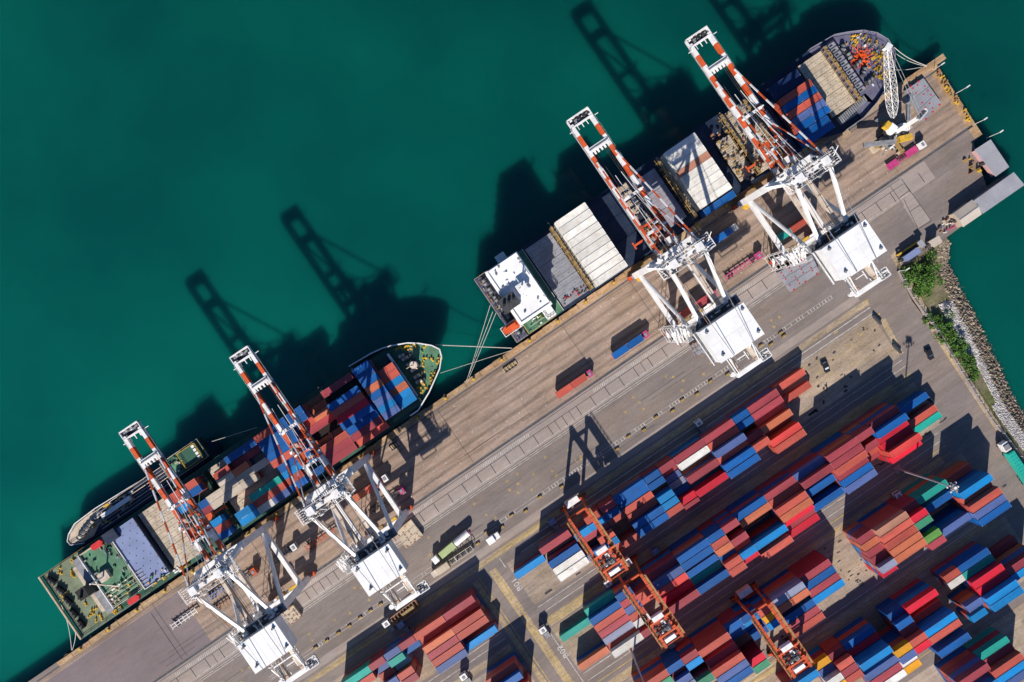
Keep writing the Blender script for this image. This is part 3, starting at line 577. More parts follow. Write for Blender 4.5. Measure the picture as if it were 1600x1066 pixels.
hatch(ship2,base,21.6,32.2,-.5,23.8,7.6,hatch_grey,3)
m=MB(); m.box(17.6,20.9,-1.2,24.6,6,6.6,green_deck); rail(m,[(20.9,-1.2),(20.9,24.4)],6.6,white)
clutter(m,22,32,-.4,2.4,7.7,26,[redp,brass,steel],.7,.9); child(m,"deck_fittings",ship2,base)
# white deckhouse
z2=21.5; m=MB(); m.box(5.9,17.4,3.2,23.2,6,z2,white,top=whiteroof)
for z in (9,11.6,14.2,16.8,19.0): m.box(5.3,18.0,2.6,23.8,z,z+.15,white)
m.box(5.9,17.4,3.2,3.4,z2,z2+.4,white); m.box(5.9,6.1,3.4,23.2,z2,z2+.4,white); m.box(17.2,17.4,3.4,23.2,z2,z2+.4,white); m.box(6.1,17.2,23.0,23.2,z2,z2+.4,white)
m.box(11.0,14.4,23.2,26.6,14,14.3,white); rail(m,[(11,23.2),(11,26.6),(14.4,26.6),(14.4,23.2)],14.3,white,1.1,.07,1.1)
m.box(14.0,17.4,-.9,3.2,14,14.3,white); rail(m,[(14,3.2),(14,-.9),(17.4,-.9),(17.4,3.2)],14.3,white,1.1,.07,1.1)
child(m,"superstructure",ship2,base)
for k in range(14): m=MB(); zz=(12.6,19.4)[k%2]; kk=k//2; m.box(17.42,17.5,4.5+kk*2.7,6.3+kk*2.7,zz,zz+1.1,glass); child(m,"window",ship2,base)
m=MB(); m.box(3.4,9.2,8.6,13.4,6,24,black,top=darksteel); 
for k in (4.4,6.2,8.0): m.tube((k,11,24),(k,11,25.4),.5,black,8); 
child(m,"funnel",ship2,base)
m=MB(); m.tube((12.4,12.6,z2),(12.4,12.6,z2+8),.3,white,6); m.cbox(12.4,12.6,z2,3.4,3.0,2.4,white,0); m.beam((12.4,9.2,z2+5),(12.4,16,z2+5),.22,.22,white); m.beam((10.5,12.6,z2+6.4),(14.3,12.6,z2+6.4),.25,.2,white); m.cbox(12.4,12.6,z2+7,3.6,.3,.35,white,.5)
child(m,"radar_mast",ship2,base)
m=MB(); clutter(m,6.5,17,4,22.6,z2,26,[white,steel,whiteroof],.8,.9); child(m,"roof_fittings",ship2,base)
m=MB(); m.box(6.2,17.4,-1.3,3.2,6,11.2,green_deck)
rail(m,[(6.2,3.1),(6.2,-1.3),(17.4,-1.3),(17.4,3.1)],11.2,yellow); rail(m,[(8.4,.6),(15,.6),(15,2.2)],11.2,hatch_cream,.9); 
clutter(m,7,17,-1,2.8,11.2,22,[green_deck,yellow,white,steel],1.0,1.1); child(m,"boat_deck",ship2,base)
def lifeboat(root,base,u,w,z,l=3.4):
    m=MB(); m.prism([(u-l,w-.9),(u-l*.7,w-1.35),(u+l*.7,w-1.35),(u+l,w),(u+l*.7,w+1.35),(u-l*.7,w+1.35),(u-l,w+.9)],z,z+1.7,orange); m.prism([(u-l*.6,w-.8),(u+l*.5,w-.8),(u+l*.5,w+.8),(u-l*.6,w+.8)],z+1.7,z+2.3,orange)
    m.box(u-l-.4,u+l+.4,w-1.8,w-1.6,z-.4,z+1.0,white); m.box(u-l-.4,u+l+.4,w+1.6,w+1.8,z-.4,z+1.0,white); m.box(u-l-.4,u-l-.2,w-1.6,w+1.6,z-.4,z+1.0,white); m.box(u+l+.2,u+l+.4,w-1.6,w+1.6,z-.4,z+1.0,white)
    child(m,"lifeboat",root,base)
u,w=S(800,511,11); lifeboat(ship2,base,u,w,10)
m=MB(); m.box(1.2,5.8,-1.2,24.8,6,6.4,purple_deck); 
for k in range(7): wpart(ship2,base,3.6,1.5+k*3.4,6.4,math.pi/2,steel,darksteel)
for k in range(10): bpart(ship2,base,random.uniform(1.8,2.4),-.4+k*2.6,6.4,brass if k%2 else steel,.8,1.5)
clutter(m,1.6,6,-.8,24.4,6.4,50,[brass,steel,white,hatch_cream,darksteel],1.1,1.1); child(m,"mooring_deck",ship2,base)
m=MB(); rail(m,[(5.8,-1.4),(1.1,-1.4),(1.1,25.1),(5.8,25.1)],6.4,hatch_cream); child(m,"railing",ship2,base)
# ---- containers on the ships
LA='''-41 2 2 12.2 R;-41 3 2 12.2 R;-41 4 2 12.2 S;-41 5 2 12.2 O;-41 6 2 12.2 S;-41 7 2 12.2 S
-47.3 0 2 14.8 B;-47.3 1 2 14.8 B;-47.3 2 2 14.8 B;-47.3 3 2 14.8 O;-47.3 4 2 14.8 B;-47.3 5 2 14.8 P;-47.3 6 2 14.8 S;-47.3 7 2 14.8 P
-57.9 0 4 12.2 M;-57.9 2 4 14.8 B;-57.9 3 4 14.8 R;-57.9 4 4 14.8 C;-57.9 5 4 14.8 B;-57.9 6 4 12.2 B;-57.9 7 4 12.2 M;-57.9 8 4 9.6 R
-67.9 1 2 9.6 O;-67.9 2 2 12.2 O;-74.3 2 2 9.6 R;-71 3 4 9.6 M;-71 6 4 9.6 R;-71 7 4 9.6 M;-71 8 4 9.6 M;-74.6 0 2 14.8 B;-74.6 1 2 14.8 B
-87.6 0 2 14.8 R;-81.4 0 2 14.8 B;-84.5 1 4 14.8 B;-84.5 2 4 14.8 B;-84.5 3 4 14.8 B;-84.5 4 4 14.8 R;-84.5 5 4 12.2 B;-84.5 6 4 12.2 S;-87.6 7 2 12.2 R;-87.6 8 2 12.2 B;-81.4 8 2 9.6 B
-98 0 4 12.2 B;-98 1 4 9.6 M;-107.3 1 2 12.2 R;-95 6 2 12.2 T;-95 7 2 12.2 R;-95 8 2 12.2 P;-101.2 6 2 12.2 T;-101.2 7 2 12.2 R;-101.2 8 2 12.2 W
-95 3 2 12.2 H;-101.2 3 2 12.2 H;-107.4 3 2 12.2 H;-101.2 2 2 12.2 O;-107.4 2 2 12.2 H;-101.2 4 2 12.2 H;-107.4 4 2 12.2 H;-107.4 7 2 14.8 S;-107.4 8 2 14.8 S;-113.6 3 2 12.2 H;-113.6 4 2 12.2 H
-119.1 0 2 12.2 R;-119.1 1 2 12.2 B;-125.4 0 2 12.2 R;-125.4 1 2 12.2 R;-125.4 2 2 12.2 S;-119.1 3 2 9.6 B;-119.1 4 2 9.6 M;-119.1 6 2 12.2 S;-119.1 7 2 12.2 R;-119.1 8 2 12.2 B'''
la=[x.split() for x in LA.replace('\n',';').split(';')]
bays=sorted({float(x[0]) for x in la},reverse=True)
for u_,r_,L_,z_,c_ in la:
    u_,r_,L_,z_=float(u_),int(r_),int(L_),float(z_); w_=ROW(r_); zz=z_-2.6
    k=zz-2.6
    while k>6.8: lower(L_,random.choice("RMBSRB"),u_,w_,k); k-=2.6
    cont(L_,c_,u_,w_,zz,"%s %s container, green bowed ship, row %s from water, bay %s from bow"%(CC[c_][1],"long" if L_==4 else "short",NUM[r_+1],NUM[bays.index(u_)+1]),"containers on the green bowed ship")
for i in range(10):
    w_=23.75-i*2.62; 
    for k in (7.25,9.85): lower(4,"W",40.5,w_,k)
    cont(4,"W",40.5,w_,12.45,"white refrigerated container, row %s from the water, in the stack nearest the white deckhouse"%NUM[i+1],"white container stacks on the ship")
for i in range(9):
    w_=22.4-i*2.53
    for k in (7.25,9.85): lower(4,"W",84.4,w_,k)
    cont(4,"W" if i!=3 else "K",84.4,w_,12.45,("white" if i!=3 else "pale tan")+" container, row %s from the water, in the midship stack of the upper ship"%NUM[i+1],"white container stacks on the ship")
cont(4,"B",85,-.9,9.8,"blue container between the midship white stack and the quay","containers on the upper ship")
lower(4,"B",85,-.9,7.2)
for j,(w_,cs) in enumerate([(15.7,"RR"),(13.05,"BB"),(10.3,"RR"),(7.6,"PP"),(4.95,"BB")]):
    for k,u_ in enumerate((124.8,131.1)):
        lower(2,"R",u_,w_,7.25)
        cont(2,cs[k],u_,w_,9.9,"%s short container near the grey bow, row %s from the water, %s one"%(CC[cs[k]][1],NUM[j+1],("aft","forward")[k]),"short containers near the grey bow")
for i,c_ in enumerate("BB"): cont(4,c_,127.5,2.2-i*2.6,7.25,"blue long container beside the quay near the grey bow, %s of two"%("outer","inner")[i],"containers on the upper ship")
for i,c_ in enumerate("NN"): cont(4,"N",127.8,21.2-i*2.6,7.25,"blue long container with painted shade, water side near the grey bow, %s of two"%("outer","inner")[i],"containers on the upper ship")
# ---- small tanker outside the green ship
base=(-150,31,WL); tk=empty("tanker_ship",*base); tag(tk,"small bunkering tanker with white pointed bow lying outside the green ship","tanker ship")
zt=1.6
nb=[S(133,848,zt),S(112,851,zt),S(107,845,zt),S(109,834,zt),S(118,818,zt),S(150,794,zt)]
out=[(-172,25.6)]+nb+[S(225,748,zt),S(305,694,zt),S(325,690,zt),S(334,700,zt)]+[(-110,25.6)]
m=MB(); m.prism(out,WL-1,zt,hull_navy,top=hatch_navy_shaded); child(m,"hull",tk,base)
m=MB()
for p,q in zip([out[1]]+nb+[S(225,748,zt)],nb+[S(225,748,zt)]): 
    if math.dist(p,q)>.1: m.beam((*p,zt+.4),(*q,zt+.4),.22,.8,white)
m.prism(inset(nb+[S(160,815,zt),S(150,838,zt)],.6),zt,zt+.5,hatch_cream); child(m,"bow_deck",tk,base)
m=MB(); u,w=S(125,835,3)
for k in range(4): wpart(tk,base,u+k*1.8,w-.5+k*.5,zt+.5,.4,cream,steel)
u0,u1=S(140,820,3)[0],S(225,800,3)[0]; clutter(m,u0,u1,27,33,zt,60,[white,cream,steel,yellow],1.0,1.6)
for k in range(7): pipes(m,S(150,815,3)[0],S(265,735,3)[0],26.6+k*1.1,zt+.8,steel if k%2 else cream,.13)
child(m,"deck_pipes",tk,base)
m=MB(); u,w=S(170,800,3); m.box(u-3,u+9,w-.8,w+.8,zt,zt+1.6,white); child(m,"gangway",tk,base)
m=MB(); g0,g1=S(258,735,5)[0],S(322,705,5)[0]; m.box(g0,g1,26.4,33.8,zt,zt+3.2,hull_green,top=green_dark); m.box(g1-8,g1-1,27,33,zt+3.2,zt+5.0,green_dark,top=green_dark)
for k in range(4): m.box(g1-2.6,g1-1.6,27.6+k*1.4,28.5+k*1.4,zt+5,zt+5.5,white)
rail(m,[(g0,26.4),(g1,26.4),(g1,33.8),(g0,33.8),(g0,26.4)],zt+3.2,cream); m.box(g0+1,g0+5.5,28.6,31.6,zt+3.2,zt+3.8,green_deck); clutter(m,g0,g1-1,27,33,zt+3.2,44,[white,green_deck,cream],.9,1.2); rail(m,[(g1-8,27),(g1-1,27),(g1-1,33),(g1-8,33),(g1-8,27)],zt+5,yellow)
child(m,"superstructure",tk,base)
# mooring ropes: each sags a little between ship and quay
def ropeline(px1,py1,z1,px2,py2,z2,label,r=.09,absolute=None):
    p=Vector((*S(px1,py1,z1),z1)); q=Vector((*S(px2,py2,z2),z2)); m=MB(); n=8
    pt=[p.lerp(q,i/n)-Vector((0,0,1.2*math.sin(math.pi*i/n))) for i in range(n+1)]
    c=pt[0].copy()
    for a_,b_ in zip(pt,pt[1:]): m.tube(a_-c,b_-c,r,rope,5)
    o=m.build("mooring_rope"); toworld(o,c.x,c.y,c.z); tag(o,label,"mooring rope","mooring ropes"); return o
ropeline(680,539,6.5,800,544,.4,"pale mooring rope from the green bow straight across to the other ship's stern corner",.15)
ropeline(688,583,6.5,798,548,.4,"mooring rope from the green bow rising to the quay edge")
for i,(a_,b_) in enumerate((((766,477),(730,592)),((770,487),(728,597)),((775,489),(733,590)))): ropeline(a_[0],a_[1],6.5,b_[0],b_[1],.4,"stern rope of the upper ship, %s of the three reaching down to the quay"%("left","middle","right")[i])
ropeline(93,938,5.5,112,1016,.4,"left of the two ropes from the green ship's stern to the quay",.14); ropeline(116,978,5.5,113,1016,.4,"right of the two ropes from the green ship's stern to the quay",.1)
ropeline(1397,74,7,1448,103,.4,"upper bow rope of the grey bowed ship to the quay corner",.12); ropeline(1400,84,7,1448,104,.4,"middle bow rope of the grey bowed ship to the quay corner"); ropeline(1395,109,7,1440,105,.4,"lower bow rope of the grey bowed ship to the quay corner")
ropeline(331,690,4,402,668,8,"rope from the small tanker to the green ship's containers")
# ---------------------------------------------------------------- ship to shore cranes
ZG=30.0; GA=23.6
def striped(m,x,w,h,y0,y1,z0,z1,first,seg=3.9,alt=(white,orange)):
    """box girder along y painted in bands"""
    y=y0; k=0; L_=first; n=abs(y1-y0); d=0
    while d<n-.01:
        e_=min(L_ if k==0 else seg,n-d); ya=y0+(y1-y0)*d/n; yb=y0+(y1-y0)*(d+e_)/n
        za=z0+(z1-z0)*d/n; zb=z0+(z1-z0)*(d+e_)/n
        m.beam((x,ya,za),(x,yb,zb),w,h,alt[k%2]); d+=e_; k+=1
def stay(m,p,q,w,seg=3.6):
    p=Vector(p);q=Vector(q);n=(q-p).length;k=0;d=0
    while d<n-.01:
        e_=min(seg,n-d); m.beam(p.lerp(q,d/n),p.lerp(q,(d+e_)/n),w,w,(white,orange)[k%2]); d+=e_;k+=1
def sts_crane(tro,gx,yt,hw,hd):
    r=empty("ship_to_shore_crane",0,0); P=lambda m,n,l=None: m.build(n,r,l)
    for y in (0,-GA):
        for s in (-1,1):
            m=MB(); m.box(s*5.2,s*10.2,y-.7,y+.7,.6,1.7,gantryred); m.box(s*6.4,s*9.0,y-.5,y+.5,1.7,2.6,steel)
            for k in range(8): m.tube((s*(5.6+k*.6),y-.3,.4),(s*(5.6+k*.6),y+.3,.4),.36,darksteel,8)
            m.box(s*10.2,s*10.5,y-.4,y+.4,.8,1.5,redp); P(m,"bogie")
        m=MB(); m.beam((-8,y,11),(8,y,11),1.2,1.6,white); P(m,"portal_beam")
        m=MB(); m.box(-8.5,8.5,y-.6,y+.6,2.6,4.0,white); P(m,"sill_beam")
    for s in (-1,1):
        m=MB(); m.beam((s*8,0,4),(s*8,0,ZG),1.6,2.2,white); P(m,"leg")
        m=MB(); m.beam((s*8,-GA,4),(s*8,-GA,ZG),1.5,2.0,white); P(m,"leg")
        m=MB(); m.beam((s*8,0,11.2),(s*8,-GA,11.2),1.4,1.6,white); P(m,"side_beam")
        m=MB(); m.tube((s*8,-.6,12),(s*8,-GA+.6,28.6),.65,white,8); P(m,"brace")
        m=MB(); m.beam((s*8,.1,ZG),(s*6.2,-2.6,42),1.3,1.6,white); P(m,"apex_leg")
        m=MB(); m.beam((s*6.1,-2.8,42),(s*5.2,-GA,ZG+1),.95,.9,white); P(m,"backstay")
        m=MB(); m.tube((s*8,-GA,11.5),(s*2.0,-GA,28.6),.35,white,8); P(m,"brace")
        # girder, shore half then boom half
        m=MB(); m.beam((s*gx,-43.2,ZG),(s*gx,2.5,ZG),1.15,1.7,cream)
        for k in range(10): m.box(s*(gx-.6),s*(gx+.6),-42+k*4.4,-41.8+k*4.4,ZG+.86,ZG+.95,rustbrown)
        P(m,"shore_girder")
        m=MB(); striped(m,s*gx,1.1,1.6,yt,2.5,ZG,ZG,4.2); P(m,"boom_girder")
        m=MB(); m.box(s*(gx+.6),s*(gx+1.0),2,yt-1,ZG-.5,ZG-.42,steel)
        for zz in (.3,): m.beam((s*(gx+1),2,ZG+zz),(s*(gx+1),yt-1,ZG+zz),.06,.06,white)
        k=2
        while k<yt-1: m.box(s*(gx+.97),s*(gx+1.03),k,k+.06,ZG-.42,ZG+.3,white); k+=2.4
        P(m,"boom_walkway")
        for j,(yb,ww) in enumerate(((36.6,.42),(17.0,.28))):
            m=MB(); stay(m,(s*gx,yb,ZG+1),(s*6.0,-2.4,42),ww); P(m,"forestay")
    m=MB(); m.beam((-8.6,0,ZG),(8.6,0,ZG),2.4,2.4,white); P(m,"upper_beam")
    m=MB(); m.beam((-8.6,-GA,ZG),(8.6,-GA,ZG),2.2,2.2,white); P(m,"upper_beam")
    m=MB(); m.beam((-6.4,-2.8,42.2),(6.4,-2.8,42.2),1.3,1.3,white); m.beam((-6.6,-1.3,37),(6.6,-1.3,37),.8,.8,white)
    for s in (-1,1): m.beam((s*6.4,-1.5,37),(0,-.2,31),.45,.45,white); m.cbox(s*4.6,-2.8,42.8,2.2,2.4,1.0,white); m.box(s*7.2,s*5.0,-4.2,-1.2,41.4,41.5,steel)
    rail(m,[(-7,-4.2),(7,-4.2)],41.5,white); rail(m,[(-7,-1.2),(7,-1.2)],42.8,white); P(m,"apex_beam")
    m=MB()   # sheaves, platforms and walkways round the apex
    for y in (-4.9,-.9):
        for k in range(24): m.box(-7.8+k*.66,-7.6+k*.66,y-.5,y+.5,41.0,41.06,steel)
        rail(m,[(-7.8,y-.5),(7.8,y-.5)],41.1,white,1.1,.05,2)
    for s in (-1,1):
        for k in range(7): m.box(s*7.8,s*9.3,-5.2+k*.75,-5.0+k*.75,40.6,40.68,white)
        rail(m,[(s*7.8,-5.3),(s*9.3,-5.3),(s*9.3,-.4)],40.7,white,1.1,.06,1.5)
        m.beam((s*6.2,-5.6,41),(s*6.2,-.4,41),.4,.5,white)
    P(m,"apex_walkway")
    m=MB()
    for i in range(30): m.cbox(random.uniform(-7,7),random.uniform(-5.8,-.2),random.uniform(40.9,42.6),random.uniform(.3,1.2),random.uniform(.25,.8),random.uniform(.3,1.5),random.choice((white,white,steel,darksteel,cream)),random.choice((0,0,.4)))
    for i in range(16):
        x=random.uniform(-8,8); m.tube((x,random.uniform(-5.6,-.4),42),(x+random.uniform(-2.5,2.5),random.uniform(-5.6,-.4),random.uniform(36,45)),.12,white,5)
    P(m,"sheave_gear")["kind"]="stuff"
    m=MB()
    m.box(-3.0,3.0,-2.6,-1.5,ZG+1.0,ZG+1.1,steel); clutter(m,-6,6,-2.6,2.2,ZG+1,10,[white,steel,cream],.9,1.4); P(m,"beam_platform")["kind"]="stuff"
    m=MB()   # boom tip frame
    m.box(-gx-.4,gx+.4,yt-.8,yt+1.8,ZG-.9,ZG-.7,darksteel); 
    for y in (yt-.9,yt+1.8): m.box(-gx-.6,gx+.6,y-.2,y+.2,ZG-.7,ZG+.9,white)
    for s in (-1,1): m.box(s*(gx+.6),s*(gx+.35),yt-1.1,yt+2.0,ZG-.7,ZG+.9,white)
    for i in range(16): m.cbox(random.uniform(-gx,gx),random.uniform(yt-.5,yt+1.4),ZG-.6,random.uniform(.3,1.4),random.uniform(.2,.8),random.uniform(.3,1.3),random.choice((white,steel,darksteel,black)),random.uniform(0,.6))
    for x in (-2,-.3,1.4): m.box(x,x+.22,yt-2.5,yt-.9,ZG-.4,ZG-.2,white)
    m.box(gx+.6,gx+2.4,yt-1.4,yt-1.2,ZG,ZG+.2,white); m.box(-gx-1.8,-gx-.6,yt-2,yt-1.8,ZG,ZG+.2,white)
    P(m,"boom_tip")
    m=MB(); m.box(-gx,gx,yt-10.8,yt-9.2,ZG-.5,ZG+1.0,white)
    for x in (-2.2,-1.0,.3,1.5): m.box(x,x+.5,yt-11.8,yt-10.8,ZG-.2,ZG+.5,white)
    m.beam((-gx,yt-10,ZG+1.2),(gx,yt-10,ZG+1.2),.3,.3,steel); P(m,"cross_beam")
    for y in (22.0,9.0):
        m=MB(); m.box(-gx,gx,y-.45,y+.45,ZG+.9,ZG+1.9,white); m.beam((-gx,y,ZG+1),(-gx,y,ZG+3.2),.4,.4,white); m.beam((gx,y,ZG+1),(gx,y,ZG+3.2),.4,.4,white); P(m,"cross_beam")
    m=MB()   # inner rope rails seen between the girders
    for x in (-2.2,-1.6,1.5,2.1): m.beam((x,-26,ZG-.3),(x,yt-11,ZG-.3),.09,.09,darksteel)
    for x in (-.9,.9): m.beam((x*2.2,-2.5,ZG+6),(x*1.2,30,ZG+1.4),.16,.16,white); m.beam((x*1.4,-2.6,41),(x*.9,22,ZG+2),.14,.14,white)
    P(m,"trolley_rope")
    # trolley, cab, spreader
    y=tro
    m=MB(); m.box(-gx-.6,gx+.6,y-3.6,y-3.0,ZG+.9,ZG+1.6,gantryred); m.box(-gx-.6,gx+.6,y+3.0,y+3.6,ZG+.9,ZG+1.6,gantryred)
    for s in (-1,1): m.box(s*(gx+.7),s*(gx+.1),y-3,y+3,ZG+.9,ZG+1.5,gantryred)
    m.box(-1.8,-.6,y-3,y+3,ZG+.9,ZG+1.3,gantryred)
    for i in range(14): m.cbox(random.uniform(-3.8,3.8),random.uniform(y-3,y+3),ZG+1.2,random.uniform(.5,1.6),random.uniform(.4,1.2),random.uniform(.3,1.2),random.choice((orange,gantryred,steel,white,cream)))
    P(m,"trolley")
    m=MB(); m.box(1.2,3.0,y-6.2,y-3.7,ZG-2.6,ZG-.2,white); m.box(1.3,2.9,y-3.7,y-3.64,ZG-2.3,ZG-.8,glass); P(m,"operator_cab")
    m=MB(); m.box(-6.1,6.1,y-.35,y+.35,19.4,19.9,orange)
    for s in (-1,1): m.box(s*6.1,s*5.7,y-1.25,y+1.25,19.3,19.8,orange)
    m.box(-1.4,1.4,y-1,y+1,19.9,20.8,orange)
    for s in (-1,1):
        for q in (-1,1): m.tube((s*1.2,y+q*.9,20.8),(s*1.8,y+q*2,ZG+1),.05,darksteel,4)
    P(m,"spreader")
    # machinery house and back frame
    m=MB(); yh=-24.6-hd; m.box(-hw,hw,yh,-24.8,ZG+1.2,ZG+6.6,white,top=whiteroof); m.box(-hw-.15,hw+.15,yh-.15,-24.65,ZG+6.6,ZG+6.75,whiteroof)
    for k in range(1,5): m.box(-hw+k*hw*.4-.04,-hw+k*hw*.4+.04,yh,-24.8,ZG+6.75,ZG+6.79,white)
    m.box(-hw,hw,(yh-24.8)/2-.04,(yh-24.8)/2+.03,ZG+6.75,ZG+6.78,white)
    P(m,"machinery_house")
    for x,yy in ((-hw+1.3,-26),(hw-1.5,-26.2),(-hw+1.6,yh+1.7),(hw-1.3,yh+1.5)): m=MB(); m.tube((x,yy,ZG+6.75),(x,yy,ZG+7.5),.38,steel,8); m.box(x,x+.9,yy-.15,yy+.15,ZG+6.75,ZG+7.0,darksteel); P(m,"roof_vent")
    m=MB(); 
    for s in (-1,1): m.tube((s*5.6,-3.0,42),(s*3.5,-37.6,ZG+7.2),.1,steel,5)
    m.tube((-5.6,-3,42),(-3.4,-42.5,ZG+1.4),.09,rustbrown,5); P(m,"stay_cable")
    m=MB(); m.box(-9.4,9.4,-24.8,-21.9,ZG+.95,ZG+1.1,steel); rail(m,[(-9.4,-21.9),(9.4,-21.9)],ZG+1.1,white,1.1,.06,2)
    m.box(-hw-1.1,-hw,yh,-24.8,ZG+.9,ZG+1.05,steel); rail(m,[(-hw-1.1,-24.8),(-hw-1.1,yh-.4)],ZG+1.05,white,1.1,.08,1.6)
    clutter(m,-8,8,-24.3,-22.2,ZG+1.1,22,[steel,white,darksteel],1.3,1.8); P(m,"house_platform")
    m=MB(); m.beam((-4.6,-43.6,ZG),(4.6,-43.6,ZG),1.5,1.8,white); m.beam((-4.3,-37.2,ZG+2.6),(4.3,-37.2,ZG+2.6),.35,.35,white)
    for s in (-1,1): m.beam((s*4.3,-37.2,ZG+3),(s*3.8,-43.4,ZG+.8),.28,.28,white); m.beam((s*4.6,-36.2,ZG+3.2),(s*gx,-38.4,ZG+.8),.25,.25,white)
    m.beam((-2.4,-38.5,ZG-.2),(-2.4,-42.6,ZG-.2),.25,.25,white); m.beam((-2.4,-39.6,ZG-.2),(1.6,-39.6,ZG-.2),.25,.25,white); m.beam((1.6,-38.5,ZG-.2),(1.6,-41.5,ZG-.2),.25,.25,white)
    for s in (-1,1):
        rail(m,[(s*(gx+1.3),-36),(s*(gx+1.3),-43.5)],ZG+.9,white,1.1,.06,1.2); m.box(s*(gx+.6),s*(gx+1.3),-43.5,-36,ZG+.8,ZG+.86,steel)
        for k in range(4): m.beam((s*gx,-36-k*1.9,ZG-2.6),(s*gx,-37.9-k*1.9,ZG-.6),.14,.14,white)
        m.beam((s*gx,-36,ZG-2.7),(s*gx,-43.6,ZG-2.7),.2,.2,white)
    m.beam((-gx,-43.6,ZG-2.7),(gx,-43.6,ZG-2.7),.2,.2,white); P(m,"back_frame")
    m=MB(); m.box(4.6,8.0,-44.4,-41.4,ZG-.5,ZG-.35,steel); rail(m,[(4.6,-41.4),(8,-41.4),(8,-44.4),(4.6,-44.4)],ZG-.35,white,1.1,.09,1)
    clutter(m,4.9,7.6,-44,-41.8,ZG-.35,12,[white,steel],1.3,1.0); P(m,"service_platform")
    m=MB(); m.tube((-5.4,-42.6,ZG-1),(-5.4,-42.6,ZG+.6),.8,white,10); P(m,"rope_drum")
    m=MB()   # zigzag stair tower on the left shore leg
    for k in range(7):
        z=2+k*4; x=-9.2
        m.beam((x-.9,-GA+ (1.6 if k%2 else -1.6),z),(x-.9,-GA-(1.6 if k%2 else -1.6),z+4),.9,.15,white)
        m.box(x-1.6,x-.2,-GA-2.6,-GA-1.5,z+(0 if k%2 else 4)-.05,z+(0 if k%2 else 4)+.05,steel)
    for dx,dy in ((-2.0,-2.8),(-2.0,2.8),(-.1,-2.8),(-.1,2.8)): m.beam((-9.2+dx,-GA+dy,.4),(-9.2+dx,-GA+dy,ZG),.14,.14,white)
    for k in range(8): z=2+k*4; m.beam((-11.2,-GA-2.8,z),(-11.2,-GA+2.8,z),.12,.12,white); m.beam((-11.2,-GA-2.8,z),(-9.3,-GA-2.8,z),.12,.12,white); m.beam((-11.2,-GA+2.8,z),(-9.3,-GA+2.8,z),.12,.12,white)
    P(m,"stair_tower")
    m=MB()   # lattice landings on the left side of the shore frame
    for k in range(5): m.box(-13.6+k*1.1,-13.1+k*1.1,-GA-2.2,-GA+2.0,ZG-4.5,ZG-4.3,white); m.beam((-13.4+k*1.1,-GA-2.1,ZG-4.2),(-13.0+k*1.1,-GA+2,ZG-1.6),.16,.16,white)
    m.beam((-13.8,-GA,ZG-4.6),(-8.3,-GA,ZG-4.6),.5,.4,white); P(m,"cable_landing")
    m=MB(); m.tube((-7.2,-1.5,4),(-7.2,-1.5,6.4),1.4,yellow,10); P(m,"cable_reel")
    m=MB(); m.box(-4,-1,-GA-1.2,-GA+1.2,4,6.2,brass); P(m,"switch_cabinet")
    m=MB(); m.box(1,4.4,-GA-1,-GA+1,4,5.6,yellow); P(m,"switch_cabinet")
    return r
random.seed(11); crane0=sts_crane(13.5,2.85,48.9,6.8,10.0)
random.seed(5); crane1=sts_crane(8.5,3.45,50.9,7.9,11.5)
labs=["leftmost red and white boomed quay crane, boom tip beyond the small tanker",
"red and white boomed quay crane crossing the mixed containers of the green bowed ship",
"red and white boomed quay crane beside the stack of white containers nearest the white deckhouse",
"red and white boomed quay crane farthest right, working near the grey bow"]
GC="ship to shore cranes along the quay"
cr=[crane0,link_copy(crane0),crane1,link_copy(crane1)]
for o,u,lab in zip(cr,(-115.0,-73.0,57.0,102.2),labs):
    toworld(o,u,-5.3,0); tag(o,lab,"quay crane",GC)
